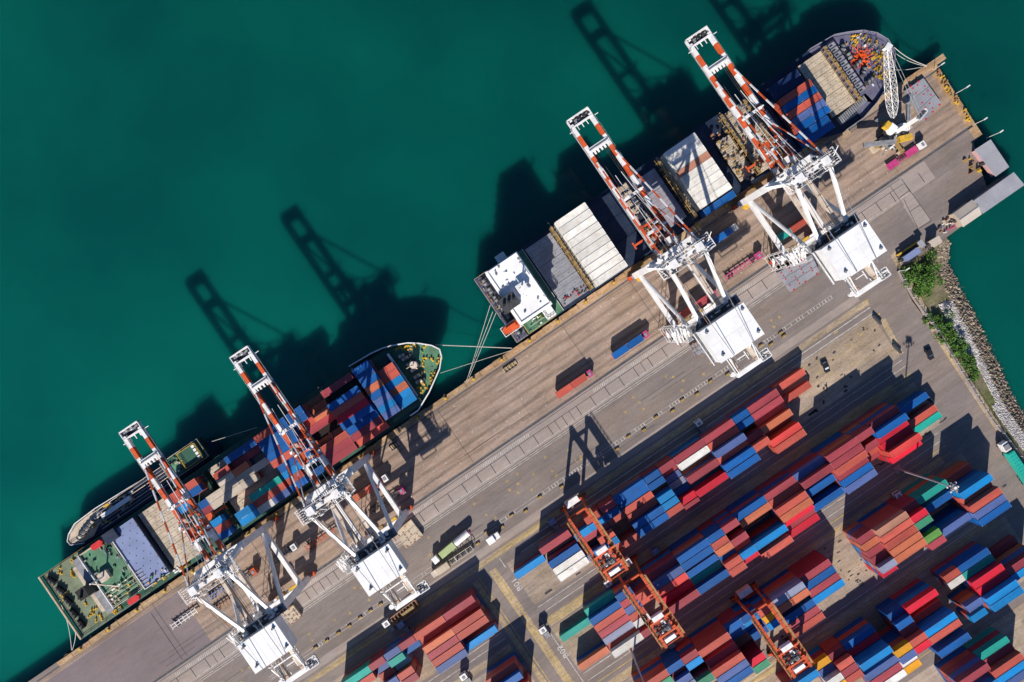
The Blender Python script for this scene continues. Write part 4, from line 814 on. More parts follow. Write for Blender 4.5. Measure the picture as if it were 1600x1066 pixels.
# ---------------------------------------------------------------- rubber tyred yard gantries
def rtg():
    r=empty("yard_gantry_crane",0,0); P=lambda m,n: m.build(n,r); HG=18.5; S0=11.7
    for s in (-1,1):
        m=MB(); m.beam((s*3.3,-S0-.8,HG),(s*3.3,S0+.8,HG),1.0,1.6,gantryred); m.box(s*4.6,s*3.9,-S0,S0,HG+.6,HG+.68,brass); rail(m,[(s*4.6,-S0),(s*4.6,S0)],HG+.68,gantryred,1,.06,2)
        for k in range(9): m.box(s*2.7,s*3.9,-10.8+k*2.7,-10.5+k*2.7,HG+.8,HG+.9,orange)
        P(m,"girder")
        for q in (-1,1):
            m=MB(); m.beam((s*3.3,q*S0,HG-.6),(s*3.9,q*S0,1.8),.8,.95,gantryred); P(m,"leg")
            m=MB()
            for k in (-.8,.8): m.tube((s*4+k-.0,q*S0-.35,.75),(s*4+k,q*S0+.35,.75),.75,black,12)
            m.box(s*4-1.6,s*4+1.6,q*S0-.3,q*S0+.3,1.4,2.0,gantryred); P(m,"wheel_set")
    for q in (-1,1):
        m=MB(); m.beam((-5,q*S0,2.2),(5,q*S0,2.2),.9,.9,gantryred); P(m,"sill_beam")
        m=MB(); m.beam((-3.3,q*S0,HG-2.2),(3.3,q*S0,HG-2.2),.6,.9,gantryred); P(m,"end_beam")
    m=MB(); m.box(-2.6,2.6,S0+.2,S0+2.4,2.6,5.2,cream,top=white); m.box(-3.6,-2.8,S0+.3,S0+1.6,2.6,4.2,gantryred); P(m,"engine_house")
    y=-S0+6
    m=MB()
    for yy in (y-2.6,y+2.6): m.box(-3.9,3.9,yy-.3,yy+.3,HG+.85,HG+1.6,orange)
    for x in (-2.8,2.4): m.box(x,x+.5,y-2.4,y+2.4,HG+.9,HG+1.4,gantryred)
    m.tube((-1.4,y-.4,HG+1.9),(1.6,y-.4,HG+1.9),.8,darksteel,10)
    for k in (-1.2,0,1.2): m.tube((k,y-.4,HG+1.9),(k+.15,y-.4,HG+1.9),1.0,steel,10)
    clutter(m,-3,3,y-2.3,y+2.3,HG+1.3,22,[orange,gantryred,darksteel,white,steel,orange],1.2,1.5); P(m,"trolley")
    m=MB(); m.box(-2.0,2.0,y+3.2,y+4.8,HG+.9,HG+2.6,white); P(m,"switch_box")
    m=MB(); m.box(-2.4,1.6,y-4.9,y-3.6,HG+.8,HG+2.2,whiteroof); m.box(-2.9,2.9,y-6.9,y-6.6,HG-.6,HG-.3,gantryred); P(m,"control_house")
    m=MB(); m.box(1.2,2.9,y-3.5,y-1.6,HG-2.6,HG-.4,white); m.box(1.3,2.8,y-3.56,y-3.5,HG-2.2,HG-1,glass); P(m,"operator_cab")
    m=MB(); m.box(-3.1,3.1,y-1.2,y-.95,14.6,14.9,orange); m.box(-3.1,3.1,y+.95,y+1.2,14.6,14.9,orange); m.box(-.5,.5,y-1.2,y+1.2,14.6,15.2,orange)
    for a_,b2 in ((-1,-1),(1,-1),(-1,1),(1,1)): m.tube((a_*.9,y+b2*.8,15),(a_*1.4,y+b2*1.6,HG+1.4),.05,darksteel,4)
    P(m,"spreader")
    return r
random.seed(3); g0=rtg()
gs=[g0,link_copy(g0),link_copy(g0)]
for o,(px1,py1,px2,py2),lab in zip(gs,((951,905,980,888),(1038,1008,1066,992),(1240,1055,1264,1038)),
    ("orange yard gantry over the first yard block, its upper end nearest the quay road","orange yard gantry over the second yard block, end to end with another","orange yard gantry lowest on the right, above the short yellow container")):
    u,w=S((px1+px2)/2,(py1+py2)/2,18.5); toworld(o,u,w+11.9,0); tag(o,lab,"yard gantry","orange yard gantry cranes")
# ---------------------------------------------------------------- mobile harbour crane
u,w=S(1398,212,3); base=(u,w,0); mh=empty("mobile_harbour_crane",*base); tag(mh,"white lattice boomed mobile harbour crane with yellow counterweight on the quay corner","mobile crane")
tip=(*S(1386,75,38),38.0); ft=(*S(1396,182,13),13.0)
m=MB(); p=Vector(tip)-Vector(base); q=Vector(ft)-Vector(base)
def lattice(m,p,q,w0,w1,n,mt,r=.13):
    d=(q-p).normalized(); a_=d.cross(Vector((0,0,1))).normalized(); b_=a_.cross(d).normalized(); prev=None
    for i in range(n+1):
        t_=i/n; wd=(w0+(w1-w0)*min(1,t_*2)) if t_<.85 else w1*(1-(t_-.85)*3.6)
        c=p.lerp(q,t_); R=[c+a_*wd*sx+b_*wd*.8*sy for sx,sy in ((-1,-1),(1,-1),(1,1),(-1,1))]
        for k in range(4): m.tube(R[k],R[(k+1)%4],r*.6,mt,4)
        if prev:
            for k in range(4): m.tube(prev[k],R[k],r,mt,5); m.tube(prev[k],R[(k+1)%4],r*.55,mt,4); m.tube(prev[(k+1)%4],R[k],r*.55,mt,4)
        prev=R
lattice(m,p,q,.7,1.45,10,white,.075); m.build("lattice_boom",mh)
m=MB(); m.cbox(p.x,p.y,p.z-.6,2.0,1.8,1.6,white,.4); m.tube(p+Vector((-.9,0,0)),p+Vector((.9,0,0)),1.0,steel,10); m.build("boom_head",mh)
m=MB(); m.box(-4.4,4.4,-2.2,2.2,1.2,2.6,steel); m.box(-7,7,-.5,.5,.8,1.6,brass); m.box(-.5,.5,-7,7,.8,1.6,brass)
for k in range(5):
    for s in (-1,1): m.tube((-3.6+k*1.8,s*2.0,.8),(-3.6+k*1.8,s*2.5,.8),.8,black,10)
m.build("chassis",mh)
for sx,sy in ((-7,-.0),(7,0),(0,-7),(0,7)): m=MB(); m.box(sx-1.4,sx+1.4,sy-1.4,sy+1.4,.1,.8,hatch_cream if sy<=0 else steel); m.build("outrigger_pad",mh)
m=MB(); m.cbox(1.0,-2.6,4.2,4.6,2.0,2.0,yellow,-.35); m.build("counterweight",mh)
m=MB(); m.tube((0,0,2.6),(0,0,4.2),1.8,steel,12); m.cbox(-1.2,0,4.0,9.0,3.4,.5,steel,.3); m.cbox(2.6,.8,4.4,3.2,2.4,2.2,white,-.55,top=whiteroof); m.cbox(-1.8,2.8,4.4,2.8,2.6,3.0,white,.3,top=whiteroof)
clutter(m,-4,4,-2,3,4.5,30,[steel,darksteel,white,black],1.6,1.5); m.build("slewing_platform",mh)
m=MB(); m.cbox(-4.8,4.8,9,2.4,1.8,2.0,yellow,.35); m.build("operator_cab",mh)
m=MB(); m.beam((0,.8,4.4),(1.4,1.4,17),1.4,1.4,white); m.cbox(2.4,1.4,16.5,3.4,1.6,1.4,steel,.3); rail(m,[(.2,.6),(3.6,1.6),(3.6,2.8)],17.8,white,1,.08,1); m.build("tower",mh)
m=MB()
for k in (-.5,.5): m.tube((1.4+k,1.4,18),(p.x+k,p.y,p.z+.8),.07,steel,4); m.tube((2.8+k,1.4,17.6),(1+k,-2.6,6.4),.06,steel,4)
m.tube(p,Vector((p.x,p.y,p.z-7)),.06,darksteel,4); m.cbox(p.x,p.y,p.z-8.2,.9,.9,1.3,yellow); m.build("hoist_rope",mh)
m=MB(); m.cbox(-8,1.0,5.6,11,1.6,.8,steel,-.5); m.cbox(6.8,5.2,6.2,8,1.4,.8,steel,1.0); m.tube((8.6,8.2,6),(8.6,8.2,8.6),1.7,steel,10); clutter(m,-9,-3,-3.6,-.8,5.2,18,[steel,darksteel,white],.8,1.0); m.build("service_walkway",mh)
# ---------------------------------------------------------------- vehicles
def wheels(m,xs,hw,r=.5):
    for x in xs:
        for s in (-1,1): m.tube((x,s*hw-.14,r),(x,s*hw+.14,r),r,black,10)
def tractor(u,w,rot,label,cabm=white,group="terminal tractors",cat="tractor unit",z=0):
    r=empty("terminal_tractor",u,w,z,rot)
    m=MB(); m.box(-2.6,2.6,-.5,.5,.7,1.1,darksteel); m.box(-2.4,-.4,-1.0,1.0,1.05,1.25,steel); m.build("chassis",r)
    m=MB(); m.box(.6,2.6,-1.2,1.2,1.0,3.1,cabm,top=cabm); m.box(.9,1.9,-.5,.5,3.1,3.25,steel); m.build("cab",r)
    m=MB(); m.box(2.6,2.64,-1.05,1.05,2.0,2.9,glass); m.box(.8,2.2,-1.23,-1.2,2.0,2.9,glass); m.box(.8,2.2,1.2,1.23,2.0,2.9,glass); m.build("cab_window",r)
    m=MB(); wheels(m,(-1.6,1.9),1.0,.52); m.build("wheel_set",r)
    return tag(r,label,cat,group)
def trailer(u,w,rot,label,mt,n=2,flat=False,L_=12.4,cabm=None):
    """skeletal trailer, with its tractor's cab in front when cabm is given"""
    r=empty("container_trailer",u,w,0,rot)
    m=MB(); 
    for s in (-1,1): m.box(-L_/2,L_/2,s*.55-.12,s*.55+.12,.95,1.25,mt)
    k=-L_/2
    while k<=L_/2: m.box(k-.1,k+.1,-1.2,1.2,1.05,1.26,mt); k+=L_/ (6 if not flat else 12)
    if flat:
        m.box(-L_/2,-L_/6,-1.2,1.2,1.26,1.32,mt); m.box(L_/8,L_/2,-1.2,1.2,1.26,1.32,mt)
        for k in range(9): m.box(-L_/6+.3+k*.4,-L_/6+.5+k*.4,-.5,.9,1.3,1.36,black)
    m.build("trailer_frame",r)
    m=MB(); wheels(m,(-L_/2+1.2,-L_/2+2.5),1.0,.48); m.build("wheel_set",r)
    if cabm:
        m=MB(); m.box(L_/2+.6,L_/2+2.5,-1.2,1.2,1.0,3.0,cabm); m.box(L_/2+1.0,L_/2+1.9,-.6,.6,3.0,3.15,steel); m.box(L_/2-1.5,L_/2+.6,-.45,.45,.8,1.05,darksteel); m.build("cab",r)
        m=MB(); m.box(L_/2+2.5,L_/2+2.54,-1.0,1.0,2.0,2.8,glass); m.build("cab_window",r)
        m=MB(); wheels(m,(L_/2-.8,L_/2+1.8),1.0,.5); m.build("wheel_set",r)
    return tag(r,label,"trailer truck","trailer trucks on the quay")
def load(cs,u,w,rot,desc,L_=2):
    n=len(cs)
    for i,c in enumerate(cs):
        off=(i-(n-1)/2)*6.25; cont(L_,c,u+off*math.cos(rot),w+off*math.sin(rot),1.34,"%s %s container %s%s"%(CC[c][1],"short" if L_==2 else "long",("rear one " if i==0 else "front one ") if n>1 else "",desc),"containers carried on trucks",rot)
def at(px,py,z=1.3): return S(px,py,z)
u,w=at(893.5,603.5,3.9); trailer(u,w,0,"truck with pink cab carrying two rust containers across the open apron",gantryred,cabm=pink); load("RR",u,w,0,"on the pink cabbed truck on the open apron")
u,w=at(981.5,542,3.9); trailer(u,w,0,"truck with pink cab carrying two blue containers beside the white deckhouse",gantryred,cabm=pink); load("BB",u,w,0,"on the truck below the white deckhouse")
u,w=at(1410,247); trailer(u,w,0,"magenta empty flatbed trailer with white cab on the right of the quay",pink,flat=True,cabm=white)
u,w=at(1156,419); trailer(u,w,0,"pink skeletal empty trailer between the two right quay cranes",pink,cabm=pink)
u,w=at(1121,374,3.9); trailer(u,w,0,"truck with white cab carrying blue containers in crane shade left of the pink skeletal trailer",steel,cabm=white); load("BB",u,w,0,"in crane shade left of the pink skeletal trailer")
u,w=at(1236,360,3.9); trailer(u,w,0,"truck carrying green and rust containers under the farthest right quay crane",steel,cabm=gantryred); load("TR",u,w,0,"under the farthest right quay crane")
u,w=at(1088,478,3.9); trailer(u,w,0,"truck carrying two containers under the quay crane below the deckhouse",steel,cabm=pink); load("RM",u,w,0,"under the quay crane beside the deckhouse")
u,w=at(572,768,3.9); trailer(u,w,0,"truck loaded with rust and orange containers under the right leg of the second quay crane",gantryred,cabm=white); load("OR",u,w,0,"under the right leg of the second quay crane")
u,w=at(600,784); trailer(u,w,0,"dark skeletal trailer with pink cab under the second quay crane",darksteel,cabm=pink)
u,w=at(440,868); trailer(u,w,0,"skeletal trailer with white cab between the two left quay cranes",steel,L_=8.5,cabm=white)
u,w=at(500,843); trailer(u,w,0,"rusty skeletal trailer without cab right of the white cabbed one",gantryred,L_=12)
u,w=at(287,967); trailer(u,w,0,"white skeletal trailer frame standing alone left of the first crane",white,L_=10.5)
u,w=at(338,927); trailer(u,w,0,"blue skeletal trailer under the leftmost quay crane",hatch_blue,L_=8,cabm=hatch_blue)
u,w=at(344,948); trailer(u,w,0,"rusty brown skeletal trailer under the leftmost quay crane",rustbrown,L_=8)
u,w=at(371,910); trailer(u,w,0,"dark skeletal trailer between the legs of the leftmost crane",darksteel,L_=12,cabm=gantryred)
random.seed(21)
TR=[((867,822),1.57,"tractor unit painted in blue shade standing in the lane left of the upper orange gantry",hatch_blue),((954,918),1.57,"tractor unit in the shade between the two upper orange gantries",white),  # first one: white cab given blue colour to stand for its shade
((1028,868),1.57,"blue tractor unit in shade between the first and second yard block",hatch_blue),((852,991),1.57,"white tractor unit standing sunlit at the crossroad beside the teal container",white),
((607,981),1.57,"white tractor unit on the light lane left of the first block",white),((630,983),1.57,"blue tractor unit in shade at the left first block",hatch_blue),
((1408,780),1.57,"white tractor unit in deep shade near the lamp mast",white),((1096,667),1.57,"white tractor unit in shade behind the first yard block",white),
((1054,1014),1.57,"tractor unit in shade below the second orange gantry",steel),((728,1064),1.57,"white tractor unit at the bottom edge left of the crossroad",white)]
for (px,py),r_,lab,cm_ in TR: u,w=at(px,py,3); tractor(u,w,r_,lab,cm_)
# tank truck
u,w=at(704,855,2.5); tt=empty("tank_truck",u,w,0,.10); tag(tt,"white and pale green tank truck parked beside the white metal racks","tank truck")
m=MB(); m.box(-6,6.5,-.5,.5,.8,1.1,darksteel); m.build("chassis",tt)
m=MB(); m.tube((2.0,0,2.3),(8.2,0,2.3),1.25,white,14); m.tube((8.2,0,2.3),(8.6,0,2.3),1.0,pink,14); m.build("tank",tt)
m=MB(); m.box(-4.6,1.8,-1.22,1.22,1.1,3.6,mat("pale_green_paint",(.36,.44,.20),.5,.15,.3)); m.build("cargo_box",tt)
m=MB(); m.box(-8.0,-5.9,-1.2,1.2,1.0,3.1,white); m.box(-8.04,-8.0,-1,1,2,2.9,glass); m.build("cab",tt)
m=MB(); wheels(m,(-7,-3,5,6.3,7.6),1.05,.5); m.build("wheel_set",tt)
# white racks
fr=None
for i,(px,py) in enumerate(((708,876),(716,870.5),(725,864.5),(733.5,859))):
    u,w=at(px,py,2); 
    if fr is None:
        m=MB()
        for z in (.1,2.3):
            for s in (-1,1): m.box(-1.25,1.25,s*.95-.08,s*.95+.08,z,z+.16,cream); m.box(s*1.2-.08,s*1.2+.08,-.95,.95,z+.01,z+.15,cream)
        for sx in (-1.2,1.2):
            for sy in (-.95,.95): m.box(sx-.07,sx+.07,sy-.07,sy+.07,.2,2.3,cream)
        m.box(-1.1,1.1,-.8,.8,.1,1.2,darksteel); fr=m.build("metal_rack"); o=fr
    else: o=fr.copy(); SC.collection.objects.link(o)
    toworld(o,u,w,0); tag(o,"cream open metal rack beside the tank truck, %s of four from the left"%("first","second","third","last")[i],"metal rack","open metal racks in a row")
def boxtruck(px,py,rot,lab,body,cabm,L_=5.0):
    u,w=at(px,py,2.5); r=empty("box_truck",u,w,0,rot); tag(r,lab,"truck")
    m=MB(); m.box(-L_/2,L_/2,-1.2,1.2,1.0,3.3,body); m.build("cargo_box",r)
    m=MB(); m.box(L_/2+.2,L_/2+2.1,-1.1,1.1,.8,2.6,cabm); m.box(L_/2+2.1,L_/2+2.14,-.9,.9,1.7,2.4,glass); m.build("cab",r)
    m=MB(); wheels(m,(-L_/2+1.2,L_/2+1.2),1.0,.48); m.build("wheel_set",r); return r
boxtruck(692,888,math.pi,"cream box truck parked below the tank truck",hatch_cream,cream)
u,w=at(1584,716,3); r=empty("box_truck",u,w,0,math.radians(-90.5)); tag(r,"teal long truck with white cab by the shore wall at the right edge","truck")
m=MB(); m.box(-2.5,12,-1.3,1.3,1.0,3.6,cmat('T')); 
for k in range(12): m.box(-2.2+k*1.2,-2.1+k*1.2,-1.35,1.35,3.6,3.66,cmat('T'))
m.build("cargo_box",r); m=MB(); m.box(-6.4,-3.2,-1.25,1.25,.9,3.1,white); m.box(-5.6,-3.8,-1,1,3.1,3.5,steel); m.build("cab",r); m=MB(); wheels(m,(-5.4,-1.5,8,9.4,10.8),1.1,.52); m.build("wheel_set",r)
def car(px,py,ang,lab,paint,glassm=glass,pickup=False,van=False):
    X=world(*S(px,py,1)); a_=math.radians(ang)-TH; u,w=S(px,py,1); r=empty("parked_car",u,w,0,a_); tag(r,lab,"car")
    m=MB(); 
    pf=[(-2.2,.35),(-2.25,.75),(-2.0,.95),(.9,.98),(2.0,.85),(2.25,.6),(2.2,.35)]
    def sl_(pf,hw,mt,m):
        n=len(pf); vs=[(x,-hw,z) for x,z in pf]+[(x,hw,z) for x,z in pf]; m.add(vs,[(i,(i+1)%n,n+(i+1)%n,n+i) for i in range(n)]+[tuple(range(n))[::-1],tuple(range(n,2*n))],mt)
    sl_(pf,.9,paint,m); m.build("body",r)
    m=MB(); sl_([(-1.7,.94),(-1.3,1.42),(.3,1.45),(1.0,.96)] if not pickup else [(-.5,.94),(-.3,1.6),(.8,1.6),(1.3,.96)],.76,paint,m); m.build("roof",r)
    m=MB(); m.add([(.36,-.7,1.44),(1.02,-.7,1.0),(1.02,.7,1.0),(.36,.7,1.44)],[(0,1,2,3)],glassm); o=m.build("window",r); o.location=(0,0,.012); m=MB(); m.add([(-1.36,-.7,1.43),(-1.36,.7,1.43),(-1.74,.7,1.0),(-1.74,-.7,1.0)],[(0,1,2,3)],glassm); o=m.build("window",r); o.location=(0,0,.012)
    m=MB(); wheels(m,(-1.35,1.35),.85,.34); m.build("wheel_set",r)
    return r
blackpaint=mat("black_car_paint",(.02,.022,.03),.25,.1,1); 
car(1453,553,-62,"black car on the service road near the shore wall",blackpaint)
car(1290.5,573,-64,"dark car with pale rear window parked on the empty yard slab",blackpaint,mat("pale_glass",(.5,.55,.62),.2,.1,1))
boxtruck(767,844,0.0,"small white pickup truck in shade gap right of the metal racks",whiteroof,white,2.8)
# spreader frames and lattice gear
m=MB(); 
for k in range(3):
    for s in (-1,1): m.box(-5.5,5.5,s*(1.2+k*.3)-.15,s*(1.2+k*.3)+.15,.3+k*.8,.6+k*.8,rustbrown)
    for i in range(9): m.box(-5.4+i*1.35,-5.1+i*1.35,-1.3-k*.3,1.3+k*.3,.35+k*.8,.55+k*.8,rustbrown)
m.box(-1,4,-.6,.7,2.1,2.4,brass); o=m.build("steel_spreader_frame"); u,w=S(633,958,1.5); toworld(o,u,w,0,.05); tag(o,"rusty lattice spreader frame lying behind the second crane's back platform","spreader frame")
for i,(px,py,lab) in enumerate(((616,697,"small rusty steel tray in the shade by the green ship's side"),(797,573,"long rusty steel grille lying on the open apron"))):
    m=MB(); L_=3.5 if i==0 else 5.2; 
    for s in (-1,1): m.box(-L_/2,L_/2,s*.9-.12,s*.9+.12,.05,.5,black)
    for k in range(5): m.box(-L_/2+k*L_/4-.12,-L_/2+k*L_/4+.12,-.9,.9,.06,.48,cream)
    m.box(-L_/2,L_/2,-.75,.75,.05,.2,brass); o=m.build("steel_grille"); u,w=S(px,py,.3); toworld(o,u,w,0); tag(o,lab,"steel grille")
# hatch covers set down on the quay
def cover(poly,lab,mt,dots):
    z=1.6; P_=[S(x,y,z) for x,y in poly]; c=(sum(p[0] for p in P_)/len(P_),sum(p[1] for p in P_)/len(P_)); P_=[(a_-c[0],b_-c[1]) for a_,b_ in P_]
    m=MB(); m.prism(P_,.35,z,mt); m.prism(inset(P_,.5),0,.35,darksteel); p0,p1,p2,p3=[Vector((*p,z)) for p in P_[:4]]
    for k in (.33,.66): m.beam(p0.lerp(p3,k)+Vector((0,0,.01)),p1.lerp(p2,k)+Vector((0,0,.01)),.1,.06,darksteel)
    for i in range(6):
        for j in range(4):
            if random.random()<.55: q=p0.lerp(p3,(i+.5)/6).lerp(p1.lerp(p2,(i+.5)/6),(j+.3)/4); m.cbox(q.x,q.y,z,.45,.4,.14,dots)
    for i in range(5): q=p0.lerp(p1,(i+.5)/5) if i%2 else p2.lerp(p3,(i+.5)/5); m.cbox(q.x,q.y,z-.2,.7,.5,.3,dots)
    o=m.build("hatch_cover"); toworld(o,*c,0); return tag(o,lab,"hatch cover","hatch covers set down on the quay")
random.seed(9)
cover([(1415,141),(1443,122),(1471,161),(1444,189)],"grey hatch cover with red fittings on the quay corner",hatch_grey,redp)
cover([(1215,426),(1268,398),(1281,425),(1236,456)],"grey hatch cover with red fittings under the farthest right crane's house",hatch_grey,redp)
cover([(1078,540),(1094,532),(1108,550),(1086,557)],"small grey hatch cover under the third crane's stairs",hatch_grey,rustbrown)
cover([(617,833),(642,812),(661,837),(635,857)],"beige hatch cover beside the second crane's machinery house",hatch_cream,rustbrown)
cover([(440,958),(458,946),(471,963),(455,976)],"beige hatch cover beside the leftmost crane's machinery house",hatch_cream,rustbrown)
# boxes near the mobile crane
for i,(px,py) in enumerate(((1321,207),(1385,231),(1397,220))):
    m=MB(); m.box(-1.5,1.5,-1.3,1.3,0,1.0,coping_c)
    for k in range(4): m.box(-1.4+k*.8,-1.2+k*.8,-1.32,1.32,1.0,1.06,hatch_cream)
    o=m.build("wooden_crate"); u,w=S(px,py,1); toworld(o,u,w,0,.1*i); tag(o,("tan crate on the quay edge left of the mobile crane","tan crate left of the two below the mobile crane","tan crate right of the two below the mobile crane")[i],"crate","tan crates round the mobile crane")
# barrier blocks
BP=[(1006,672),(1025,652),(1051,642),(1066,625),(1089,616),(1110,596),(1137,585),(982,682),(964,702),(877,761),(843,777),(821,799),(799,806),(784,824),(594,945),(578,955),(562,966),(545,979),(528,990),(510,1002),(492,1013),(759,832),(746,850),(1220,520),(1225,525),(1205,538),(1189,540)]
bb=None
for i,(px,py) in enumerate(BP):
    if bb is None:
        m=MB(); m.box(-.8,.8,-.26,.26,0,.55,darksteel)
        for k in range(-1,2): m.box(k*.5-.1,k*.5+.1,-.28,.28,.02,.56,yellow)
        m.box(-.8,.8,-.42,-.28,0,.3,yellow); bb=m.build("barrier_block"); o=bb
    else: o=bb.copy(); SC.collection.objects.link(o)
    u,w=S(px,py,.6); toworld(o,u,w,0); tag(o,"black and yellow barrier block standing in the row along the quay road","barrier block","barrier blocks along the quay road")
# ---------------------------------------------------------------- sheds, walls, lamps, shore
def shed(poly,h,lab,roofm,wallm,ridge=False,cat="shed",ribs=10):
    P_=[S(x,y,h) for x,y in poly]; c=(sum(p[0] for p in P_)/4,sum(p[1] for p in P_)/4); P_=[(a_-c[0],b_-c[1]) for a_,b_ in P_]
    r=empty("shed",*c,0); tag(r,lab,cat)
    m=MB(); m.prism(inset(P_,.5),-4 if wallm is steel else 0,h-.2,wallm); m.build("wall",r)
    m=MB(); p0,p1,p2,p3=[Vector((*p,h)) for p in P_]
    if ridge:
        a_=p0.lerp(p3,.5)+Vector((0,0,.9)); b_=p1.lerp(p2,.5)+Vector((0,0,.9))
        m.add([p0,p1,b_,a_,p2,p3],[(0,1,2,3),(3,2,4,5)],roofm); m.add([p0+Vector((0,0,-.15)),p1+Vector((0,0,-.15)),p2+Vector((0,0,-.15)),p3+Vector((0,0,-.15))],[(3,2,1,0)],roofm); m.beam(a_,b_,.25,.12,steel)
    else:
        m.prism(P_,h-.2,h,roofm)
    for k in range(ribs): t_=(k+.5)/ribs; z=Vector((0,0,.03)); 
    if not ridge:
        for k in range(ribs): t_=(k+.5)/ribs; m.beam(p0.lerp(p1,t_)+Vector((0,0,.03)),p3.lerp(p2,t_)+Vector((0,0,.03)),.08,.06,roofm)
    m.build("roof",r); 
    m=MB(); q=p0.lerp(p3,.5)*.97; m.cbox(q.x,q.y,0,.9,.9,2.1,darksteel,0); m.build("door",r)
    return r
roofg=mat("grey_sheet_roof",(.33,.34,.38),.5,.12,.2,(.25,.2,.2),.3)
roofc=mat("cream_sheet_roof",(.50,.44,.38),.5,.12,.2)
shed([(1523,234),(1548,218),(1577,261),(1556,276)],2.4,"grey flat roofed shed with pink wall on the water's edge",roofg,mat("pink_wall",(.55,.33,.33),.7,.15,.4))
shed([(1521,314),(1584,269),(1601,289),(1536,334)],4.0,"long grey roofed shed reaching over the water at the right edge",roofg,steel,ribs=18)
shed([(1489,334),(1519,312),(1534,335),(1505,355)],3.6,"cream gabled shed joined to the long grey roof",roofc,hatch_cream,ridge=True)
shed([(1452,377),(1467,368),(1473,378),(1460,387)],3.4,"small square cream roofed hut by the rocks",roofc,hatch_cream,cat="hut")
shed([(1411,402),(1434,386),(1440,394),(1416,410)],3.5,"narrow blue grey roofed hut near the green bushes",hatch_blue,steel,cat="hut")
shed([(1433,379),(1440,374),(1447,383),(1441,388)],3.0,"tiny white roofed hut beside the blue grey one",roofg,hatch_cream,cat="hut",ribs=3)
for i,(px,py,n,mts,lab) in enumerate(((1482,351,16,[steel,pink,hatch_cream,white,rustbrown],"heap of mixed scrap beside the cream gabled shed"),(1520,262,5,[brass,rustbrown,darksteel,yellow],"yellow and rusty gear piled before the pink walled shed"))):
    m=MB(); clutter(m,-4,4,-2,2,0,n*2,mts,1.6,1.5); o=m.build("scrap_heap"); u,w=S(px,py,.5); toworld(o,u,w,0,(0,math.pi/2)[i]); tag(o,lab,"scrap heap")
m=MB(); m.box(-4.6,4.6,-.3,.3,1.2,1.7,yellow); m.box(-4.4,4.4,-1.2,-.5,0,1.2,darksteel)
for s in (-4,0,4): m.box(s-.2,s+.2,-.2,.2,0,1.2,brass)
o=m.build("pipe_rack"); u,w=S(1419,388,1.5); toworld(o,u,w,0,0); tag(o,"yellow pipe rack behind the blue grey hut","pipe rack")
# fuel drums / yellow fenders on the east coping
for i in range(22):
    t_=random.random(); px=1466+(1532-1466)*t_; py=108+(207-108)*t_; m=MB()
    if random.random()<.5: m.tube((0,0,0),(0,0,.9),.45,random.choice((yellow,brass,rustbrown)),8)
    else: bollard(m,0,0,0,random.choice((yellow,brass)),1.0,random.uniform(0,3))
    o=m.build("mooring_bollard"); u,w=S(px-random.uniform(0,5),py+random.uniform(0,3),.5); toworld(o,u,w,.05); tag(o,"yellow bollard among the row on the short east quay edge","bollard","bollards on the east quay edge")
for i in range(30):
    u=-190+i*12.2
    m=MB(); m.tube((0,0,0),(0,0,.8),.35,yellow,8); m.tube((0,0,.7),(0,0,.9),.5,yellow,8); m.box(-.6,.6,-.6,.6,0,.1,brass); o=m.build("mooring_bollard"); toworld(o,u,edge(u)-1.0,.22); tag(o,"yellow bollard in the row along the long quay edge","bollard","bollards along the long quay edge")
for i in range(34):   # rubber fenders on the quay face
    u=-196+i*11
    m=MB(); m.tube((0,0,-3.2),(0,0,-.2),.45,black,8); m.box(-.9,.9,-.3,.0,-3,-.1,brass); o=m.build("quay_fender"); toworld(o,u,edge(u)+.35,0); tag(o,"black rubber fender in the row on the long quay face","fender","rubber fenders on the quay face")
# high mast lamps
def mast(px,py,h,lab):
    u,w=S(px,py,0); r=empty("high_mast_lamp",u,w); tag(r,lab,"light mast","high light masts in the yard")
    m=MB(); m.tube((0,0,0),(0,0,h),.42,mat("galvanised_mast",(.35,.35,.38),.5,.1,.5),8,.18); m.build("pole",r)
    m=MB(); m.box(-1.3,1.3,-1.3,1.3,0,.5,panel_c); m.build("footing",r)
    m=MB()
    for k in range(12):
        g=k*math.pi/6; m.tube((0,0,h),(1.1*math.cos(g),1.1*math.sin(g),h+.1),.05,white,4); m.cbox((1.0+.7*(k%2))*math.cos(g),(1.0+.7*(k%2))*math.sin(g),h-.2-.3*(k%3),.5,.35,.4,white if k%3 else steel,g+k); m.cbox(.7*math.cos(g+.2),1.1*math.sin(g+.2),h+.3,.4,.3,.3,steel,g)
    m.tube((0,0,h-.2),(0,0,h+.9),.5,white,8); m.build("lamp_head",r)
mast(1403,733,31,"tall light mast leaning out over the blue containers right of the second yard block")
mast(984,1010,31,"tall light mast at the bottom centre beside the cream white container")
mast(1233,1075,31,"tall light mast at the bottom edge below the lowest orange gantry") if False else None
# street lamps on the east quay face
for px,py,h,lab in ((1492,147,6.5,"white lamp post on the east quay edge, middle one"),(1523,194,5,"white lamp post on the east quay edge above the pink walled shed"),(1541,216,7,"white lamp post beside the grey flat roof"),(1459,109,4.5,"short white lamp post at the quay corner"),(1404,424,5,"lamp post at the fence corner by the green bushes")):
    u,w=S(px,py,0); r=empty("street_lamp",u,w); tag(r,lab,"street lamp","lamp posts on the east side")
    m=MB(); m.tube((0,0,0),(0,0,h),.11,white,6); m.build("pole",r); m=MB(); m.cbox(.5,0,h,1.4,.4,.2,white); m.build("lamp_head",r)
